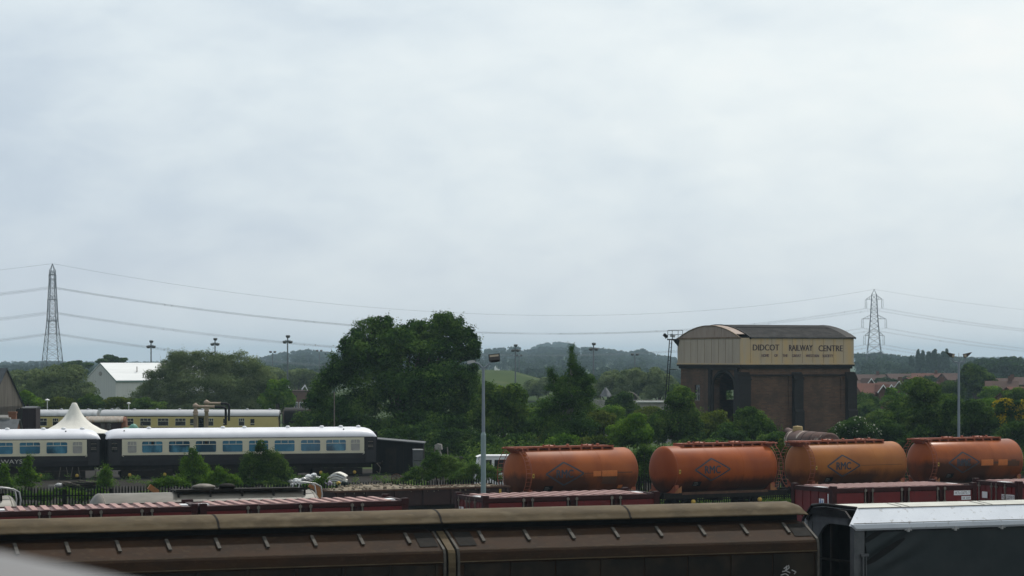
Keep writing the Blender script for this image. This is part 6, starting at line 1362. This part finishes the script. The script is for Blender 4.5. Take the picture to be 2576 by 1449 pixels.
T('birch_tree', 'slender birch with a thin pointed top, before the far hill', 'tree', 205, [(1438, 882, 4, 12), (1439, 901, 9, 14), (1441, 920, 15, 17), (1450, 938, 32, 22), (1462, 958, 36, 26), (1430, 962, 34, 24), (1384, 938, 7, 10), (1392, 955, 16, 15), (1400, 976, 32, 22), (1432, 990, 54, 30), (1472, 985, 30, 28), (1404, 1016, 58, 32), (1452, 1022, 52, 34), (1398, 1060, 64, 38), (1450, 1070, 66, 42), (1420, 1100, 76, 36)], L_ash, 34000, .19, 26, 12, .36, spray=900, bark=m_birchbark, asp=.4, inner=.4)
T('bushy_tree', 'round dark bush before the grey wall', 'bush', 300, [(1562, 1020, 40, 34), (1590, 1030, 26, 26)], L_dark, 7000, .28, 27, 11, .4, trunk=False)
T('bushy_tree', 'brownish bush just right of the birch', 'bush', 215, [(1508, 1070, 34, 36), (1490, 1100, 36, 34), (1530, 1060, 22, 26)], L_yel, 8000, .23, 28, 12, .38, trunk=False)
T('bushy_tree', 'bright green round bush above the second orange tank', 'bush', 190, [(1585, 1085, 56, 42), (1560, 1100, 40, 34), (1615, 1095, 36, 34)], L_green, 13000, .21, 29, 14, .36, trunk=False)
T('bushy_tree', 'tall leafy bush at the left corner of the coal stage', 'bush', 212, [(1712, 1012, 46, 44), (1690, 1058, 58, 46), (1655, 1085, 46, 40), (1735, 1050, 30, 46), (1725, 1095, 50, 36)], L_mid, 19000, .23, 30, 14, .36, spray=140)
T('hawthorn_bush', 'brownish hawthorn under the arch of the coal stage', 'bush', 216, [(1790, 1070, 48, 40), (1775, 1098, 50, 32), (1822, 1090, 34, 34)], L_yel, 12000, .22, 31, 14, .36, spray=100, trunk=False)
T('bushy_tree', 'feathery green bush before the corner of the coal stage', 'bush', 210, [(1892, 1062, 54, 42), (1870, 1092, 66, 34), (1930, 1085, 32, 34)], L_mid, 16000, .21, 32, 14, .36, spray=160, trunk=False)
T('elder_bush', 'elder bush dotted with white flowers, right of the rusty boiler', 'bush', 200, [(2142, 1082, 52, 34), (2110, 1092, 34, 26), (2180, 1092, 40, 30)], L_elder, 12000, .2, 33, 13, .38, flowers=420, trunk=False)
T('bushy_tree', 'wide dark tree left of the twin floodlight column', 'tree', 220, [(2325, 985, 50, 38), (2300, 1030, 74, 46), (2355, 1040, 60, 46), (2262, 1060, 50, 36), (2330, 1085, 80, 36)], L_mid, 26000, .25, 34, 14, .36, spray=260)
T('bushy_tree', 'dark bush right of the twin floodlight column', 'tree', 216, [(2450, 1040, 52, 46), (2420, 1075, 50, 40), (2485, 1080, 40, 40), (2400, 1040, 36, 40)], L_dark, 18000, .25, 35, 14, .36, spray=140)
T('gorse_bush', 'yellow flowering gorse at the right edge', 'bush', 232, [(2528, 1022, 40, 24), (2568, 1035, 40, 32), (2540, 1062, 46, 34), (2590, 1075, 40, 40), (2510, 1060, 34, 34)], L_dark, 15000, .22, 36, 13, .38, trunk=False, flowers=5200, flmat=L_gorse)
T('round_tree', 'round dark green tree among the houses', 'tree', 440, [(2455, 942, 40, 30), (2440, 958, 40, 26), (2478, 960, 34, 30), (2456, 972, 46, 22)], L_dark, 15000, .42, 37, 13, .38)
T('bushy_tree', 'rounded bush beside the right wall of the coal stage', 'bush', 335, [(2182, 1028, 30, 24), (2165, 1038, 20, 18), (2205, 1040, 22, 18)], L_mid, 6500, .3, 38, 11, .4, trunk=False)
T('bushy_tree', 'small light green tree before the white edged gables', 'tree', 330, [(2244, 988, 18, 16), (2238, 1006, 26, 18), (2266, 1000, 18, 16)], L_green, 5000, .28, 39, 10, .42)
T('bushy_tree', 'yellow green bush under the white edged gables', 'bush', 300, [(2250, 1022, 34, 20), (2282, 1012, 22, 18)], L_yel, 5500, .26, 40, 10, .42, trunk=False)
T('leafy_tree', 'pale hazy bush on the lower slope of the grass mound', 'bush', 545, [(1350, 975, 40, 22), (1385, 968, 30, 24), (1320, 985, 30, 16)], L_willow, 7000, .5, 46, 11, .4, trunk=False)
T('willow_tree', 'pale green willow left of three behind the grey wall', 'tree', 455, [(1535, 962, 36, 32), (1505, 980, 34, 26), (1550, 985, 30, 24)], L_willow, 10000, .42, 41, 12, .38, asp=.4)
T('willow_tree', 'tallest pale willow, middle of three behind the grey wall', 'tree', 450, [(1596, 952, 40, 28), (1575, 972, 36, 30), (1615, 975, 36, 28)], L_willow, 12000, .42, 42, 12, .38, asp=.4)
T('willow_tree', 'pale willow next to the coal stage, right of three behind the wall', 'tree', 448, [(1655, 955, 36, 30), (1680, 975, 38, 32), (1640, 985, 30, 24)], L_willow, 12000, .42, 43, 12, .38, asp=.4)
T('leafy_tree', 'green tree behind the birch, under the hill', 'tree', 480, [(1478, 968, 26, 26), (1462, 985, 28, 22)], L_mid, 6000, .42, 44, 10, .4)
T('leafy_tree', 'dull green tree filling the gap left of the coal stage ladder', 'tree', 430, [(1700, 985, 26, 24), (1725, 995, 30, 28)], L_mid, 6000, .4, 45, 10, .4)
HB = [('dark bush seen through the arch behind the coal stage', 1800, 990, 40, 36, 292, 2), ('tree screen in front of the upper row of brown roofs', 2300, 968, 40, 20, 395, 0), ('bush before the house left of the round tree', 2390, 975, 34, 24, 390, 2), ('garden bush under the red roof by the coal stage', 2175, 1008, 36, 24, 350, 0), ('garden bush between the houses by the right edge', 2500, 985, 30, 18, 380, 3),('leafy hedge bush left of the birch, nearest the ash tree', 1345, 1050, 50, 46, 240, 0), ('yellow green hedge bush behind the birch trunk', 1395, 1085, 50, 40, 232, 1), ('dark hedge bush between the birch and the brownish bush', 1470, 1050, 40, 44, 250, 2), ('light hedge bush below the long grey wall', 1530, 1050, 44, 32, 262, 3), ('yellowish hedge bush in front of the flat roofed hut', 1630, 1050, 46, 36, 255, 1),
      ('dark hedge bush low before the arch of the coal stage', 1830, 1105, 56, 32, 205, 2), ('low hedge bush below the brick corner of the coal stage', 1960, 1108, 46, 28, 196, 0), ('dark hedge bush right of the elder with white flowers', 2225, 1085, 50, 38, 208, 2), ('hedge bush filling the gap under the small light green tree', 2215, 1055, 44, 30, 262, 0), ('leafy hedge bush behind the wide dark tree', 2385, 1020, 46, 36, 262, 0), ('dusty hedge bush between the column and the gorse', 2490, 1030, 40, 34, 250, 3), ('dark bush low at the right edge under the gorse', 2560, 1090, 60, 40, 214, 2), ('bush behind the gorse at the right edge', 2560, 995, 36, 20, 300, 0), ('hedge bush by the black engine under the ash tree', 775, 1068, 50, 44, 262, 2), ('dark bush under the ash tree behind the black shed', 1000, 1110, 90, 46, 210, 2), ('dark bush under the ash tree behind the conveyor leg', 1130, 1120, 90, 44, 206, 2), ('dark bush behind the lamp column', 1225, 1125, 60, 44, 204, 2), ('bush behind the left end of the first orange tank', 1300, 1125, 60, 40, 200, 0), ('bright bush behind the first orange tank', 1420, 1118, 60, 34, 196, 3), ('dull bush behind the right end of the first orange tank', 1510, 1122, 56, 34, 194, 1)]
for k, (lb, u, v_, rx, ry, Y, c_) in enumerate(HB):
    T('hedge_bush', lb, 'bush', Y, [(u, v_, rx, ry), (u-rx*.6, v_+ry*.45, rx*.7, ry*.7), (u+rx*.6, v_+ry*.4, rx*.7, ry*.75), (u, v_+ry*.8, rx*1.1, ry*.6)], (L_mid, L_yel, L_dark, L_green)[c_], 11000, .23, 200+k, 11, .36, spray=110, trunk=False, group='hedge bushes behind the tracks')
# saplings and weeds between the fence and the coaches
for a in (('sapling', 'dense young birch sapling in front of the coach, left one of two', 168, [(484, 1168, 30, 34), (500, 1200, 44, 26), (470, 1205, 30, 24)], L_green, 9000, .14, 50, 10, .4, 200), ('sapling', 'dense young birch sapling in front of the coach, right one of two', 172, [(655, 1158, 40, 36), (640, 1190, 44, 34), (690, 1180, 40, 36), (660, 1212, 60, 18)], L_mid, 14000, .15, 51, 12, .4, 300),
          ('sapling', 'thin leafy sapling in the gap between the two coaches', 165, [(266, 1192, 14, 16), (262, 1215, 17, 18)], L_green, 2600, .15, 52, 8, .42, 60), ('sapling', 'bright sapling below the white letters of the left coach', 166, [(70, 1164, 10, 16), (66, 1185, 16, 20), (72, 1202, 26, 18), (50, 1216, 30, 12)], L_green, 4200, .15, 53, 8, .42, 90),
          ('weed_clump', 'tall weeds left of the first orange tank', 160, [(1095, 1162, 30, 22), (1080, 1188, 44, 26), (1130, 1180, 40, 28), (1050, 1200, 34, 14)], L_weed, 9500, .13, 54, 10, .4, 300), ('weed_clump', 'weeds at the foot of the grey lamp column', 158, [(1188, 1188, 36, 20), (1230, 1196, 30, 22), (1160, 1205, 30, 14)], L_weed, 6500, .13, 55, 10, .4, 200),
          ('weed_clump', 'bright weeds between the two saplings', 160, [(550, 1200, 26, 22), (580, 1212, 28, 16), (530, 1215, 26, 14)], L_green, 5000, .13, 56, 9, .4, 160), ('weed_clump', 'low weeds under the middle of the white roofed coach', 163, [(425, 1212, 30, 12), (400, 1220, 26, 10), (450, 1218, 24, 12)], L_green, 3600, .13, 57, 9, .4, 100),
          ('weed_clump', 'weeds at the left edge below the coach', 163, [(8, 1190, 14, 20), (10, 1215, 20, 14)], L_green, 2600, .14, 58, 8, .4, 60), ('weed_clump', 'weeds growing over the white bundles', 168, [(800, 1216, 18, 12), (770, 1226, 40, 8), (815, 1206, 10, 12)], L_green, 2600, .12, 59, 8, .4, 80),
          ('roadside_bush', 'dusty bush in the gap between the first two orange tanks', 158, [(1618, 1160, 30, 36), (1630, 1200, 30, 30)], L_mid, 5200, .15, 60, 10, .4, 120), ('roadside_bush', 'flowering bush in the gap between the second and third orange tanks', 160, [(1965, 1150, 22, 34), (1962, 1195, 24, 30)], L_yel, 4600, .15, 61, 10, .4, 120),
          ('roadside_bush', 'dark bush in the gap between the last two orange tanks', 172, [(2285, 1125, 34, 24), (2290, 1160, 36, 30)], L_dark, 5000, .16, 62, 10, .4, 80), ('weed_clump', 'weeds along the left part of the fence foot', 146, [(150, 1245, 60, 14), (60, 1250, 60, 14), (240, 1248, 40, 14)], L_green, 7000, .12, 63, 9, .4, 120)):
    nm_, lb, Y, lo_, m_, n, lf, sd_, k_, fr_, sp_ = a
    lo_ = [(x+rx*q_*1.05, y-ry*h_, rx*.5, ry*.55) for (x, y, rx, ry) in lo_ for q_, h_ in ((-.55, .15), (.5, .3), (.05, .75), (-.75, -.35), (.75, -.3), (0, -.1))]
    T(nm_, lb, 'bush' if 'bush' in nm_ else ('sapling' if nm_ == 'sapling' else 'weeds'), Y, lo_, m_, n, lf, sd_, 4, .42, spray=int(sp_*1.8), trunk=False)
# scrub that closes the ground behind the tanks: one run of undergrowth
rg = np.random.default_rng(77); bl = []
for k in range(150):
    u = rg.uniform(1180, 2640); Y = rg.uniform(178, 202); x = (u-CX)/F*Y; h = rg.uniform(1.0, 2.3); bl.append((x, Y, h*.5, h*.9, h*.8, h*.6))
p, nr, s = fol_arrays(rg, bl, 46000, .22, .5); o = bpy.data.objects.new('undergrowth', fol_mesh('undergrowth', quads(rg, p, nr, s), L_mid)); COL.objects.link(o); tag(o, 'low undergrowth behind the row of orange tanks', 'undergrowth', kind='stuff')
n = 30000; xx = rg.uniform(-46, 34, n); yy = 131+.28*(xx+30)+rg.uniform(0, 16, n)+np.where(xx > -8, .3*(xx+8), 0); hh = rg.uniform(.1, .45, n)
p = np.stack([xx, yy, hh*.5], 1); nr = np.stack([rg.normal(size=n), rg.normal(size=n), rg.normal(size=n)*.3], 1); nr /= np.linalg.norm(nr, axis=1, keepdims=True)
keep = (np.sin(xx*.9)+np.sin(yy*1.3+xx*.4)) > -.7
o = bpy.data.objects.new('grass', fol_mesh('grass', quads(rg, p[keep], nr[keep], hh[keep]*1.1, .35), L_weed)); COL.objects.link(o); tag(o, 'rough grass behind the palisade fence', 'grass', kind='stuff')
cl = [(rg.uniform(-42, 12), rg.uniform(150, 184)) for _ in range(210)]
bl = [(x, Y, .12, rg.uniform(.25, .9), rg.uniform(.25, .6), rg.uniform(.15, .55)) for x, Y in cl]
p, nr, s = fol_arrays(rg, bl, 26000, .13, .3); ok = p[:, 2] > .01; o = bpy.data.objects.new('weeds', fol_mesh('weeds', quads(rg, p[ok], nr[ok], s[ok], .4), L_weed)); COL.objects.link(o); tag(o, 'scattered weeds on the yard ground before the coaches', 'weeds', kind='stuff')
# ------------------------------------------------------------------ far woods, each a mass of crowns
def wood(lab, prof, rows, seed, rpx, n_per, leaves=110, name='woodland', tall=1.0):
    rg = np.random.default_rng(seed); Vs = []; x0, x1 = prof[0][0], prof[-1][0]
    for (Y, dy, jit) in rows:
        m_ = int((x1-x0)*n_per)
        for k in range(m_):
            u = rg.uniform(x0, x1); r_ = rg.uniform(.6, 1.25)*rpx; Yc = Y*rg.uniform(.95, 1.05); top = lerp(prof, u)+dy+rg.uniform(0, jit)+(r_ < rpx*.8)*0
            q = P(u, top, Yc); R_ = px(r_, Yc); g0 = gz(q.x, Yc); zc = q.z-R_*.9*tall
            bl = [(q.x, Yc, zc, R_, R_, R_*.9*tall)]
            for _ in range(4):
                d = rg.normal(size=3); d /= np.linalg.norm(d); bl.append((q.x+d[0]*R_*.6, Yc+d[1]*R_*.6, zc+abs(d[2])*R_*.45*tall, R_*.55, R_*.55, R_*.5*tall))
            if zc-R_ > g0: bl.append((q.x, Yc, (g0+zc)/2, R_*.8, R_*.8, (zc-g0)*.6))
            p, nr, s = fol_arrays(rg, bl, int(leaves*1.5), R_*.5, .35); Vs.append(quads(rg, p, nr, s, .85))
    o = bpy.data.objects.new(name, fol_mesh(name, np.vstack(Vs), L_far)); COL.objects.link(o); return tag(o, lab, 'woodland', kind='stuff')
HILL = [(640, 908), (660, 897), (690, 889), (720, 884), (745, 880), (775, 877), (800, 881), (835, 885), (900, 888), (1000, 890), (1150, 884), (1210, 878), (1250, 874), (1280, 872), (1300, 870), (1325, 879), (1340, 877), (1355, 872), (1372, 870), (1440, 872), (1470, 871), (1510, 874), (1560, 880), (1580, 884), (1600, 880), (1618, 875), (1632, 882), (1645, 889), (1665, 893), (1690, 896), (1720, 899), (1760, 901)]
wood('wooded hill across the middle of the skyline', HILL, [(2900, 0, 3), (2600, 7, 5), (2300, 14, 6), (2000, 22, 8), (1750, 32, 9)], 101, 7.5, .30, 100)
wood('hazier wooded hilltop peeping over the middle hill', [(1335, 874), (1360, 864), (1375, 861), (1395, 858), (1425, 860), (1440, 864), (1452, 873)], [(4300, 0, 2), (4100, 5, 4)], 102, 6, .5, 100)
wood('trees along the foot of the middle hill', [(1200, 925), (1300, 922), (1420, 915), (1500, 918), (1720, 925)], [(1300, 2, 8), (1150, 14, 8), (1000, 24, 8)], 103, 11, .12, 140)
wood('trees along the foot of the left hill', [(640, 918), (700, 912), (850, 910)], [(1300, 2, 8), (1100, 14, 8), (900, 24, 8)], 104, 11, .14, 140)
wood('tree line behind the houses on the right', [(2150, 888), (2185, 886), (2215, 882), (2240, 886), (2255, 892), (2300, 894), (2400, 895), (2450, 897), (2480, 900), (2520, 896), (2590, 897)], [(1900, 0, 5), (1700, 8, 6), (1450, 17, 7), (1200, 26, 8)], 105, 10, .2, 120)
wood('broad green trees behind the round tree on the right', [(2430, 905), (2470, 900), (2520, 898), (2545, 895), (2590, 904)], [(900, 0, 5), (820, 14, 8)], 106, 16, .12, 240)
wood('flat far tree belt along the left horizon', [(-20, 910), (60, 908), (100, 906), (200, 909), (320, 910), (430, 909), (560, 908), (650, 906)], [(2900, 0, 3), (2300, 4, 4), (1800, 8, 5), (1400, 14, 6), (1000, 22, 8)], 107, 6, .3, 90)
wood('low far trees seen along the whole horizon', [(-30, 907), (600, 908), (1700, 902), (2150, 898), (2600, 896)], [(5200, 0, 3)], 108, 5, .25, 70)
wood('trees and gardens between the houses on the right', [(2150, 940), (2250, 936), (2350, 935), (2450, 940), (2600, 938)], [(760, 0, 10), (640, 8, 12), (560, 18, 14), (480, 30, 14)], 109, 11, .16, 170)
for k, (u, v_, w_) in enumerate(((2309, 880, 6), (2322, 884, 6), (2336, 881, 7), (2348, 879, 7), (2363, 886, 6), (2376, 881, 8), (2382, 880, 6), (2292, 892, 6))):
    T('poplar_tree', 'tall dark poplar in the row behind the houses, left of the twin floodlights', 'tree', 1150+8*k, [(u, v_+18, w_, 19), (u+1, v_+38, w_*1.2, 22)], L_far, 1600, 1.1, 120+k, 7, .5, group='row of poplars')
for k, (u, v_) in enumerate(((796, 881), (815, 884), (742, 886))):
    pass
# ------------------------------------------------------------------ haze
b = MB(); b.box(-7200, 7200, -120, 10400, -8, 56); hz_ = b.build('haze', m_white, kind='stuff'); tag(hz_, 'thin pale summer haze over the whole view', 'haze')
mh = bpy.data.materials.new('haze'); mh.use_nodes = True; tt = mh.node_tree; tt.nodes.clear(); o_ = N('ShaderNodeOutputMaterial', tt); pv = N('ShaderNodeVolumePrincipled', tt)
pv.inputs['Color'].default_value = (.64, .85, 1.0, 1); pv.inputs['Density'].default_value = 0.00013; pv.inputs['Anisotropy'].default_value = 0.0
LK(pv.outputs[0], o_.inputs['Volume'], tt); hz_.data.materials.clear(); hz_.data.materials.append(mh)
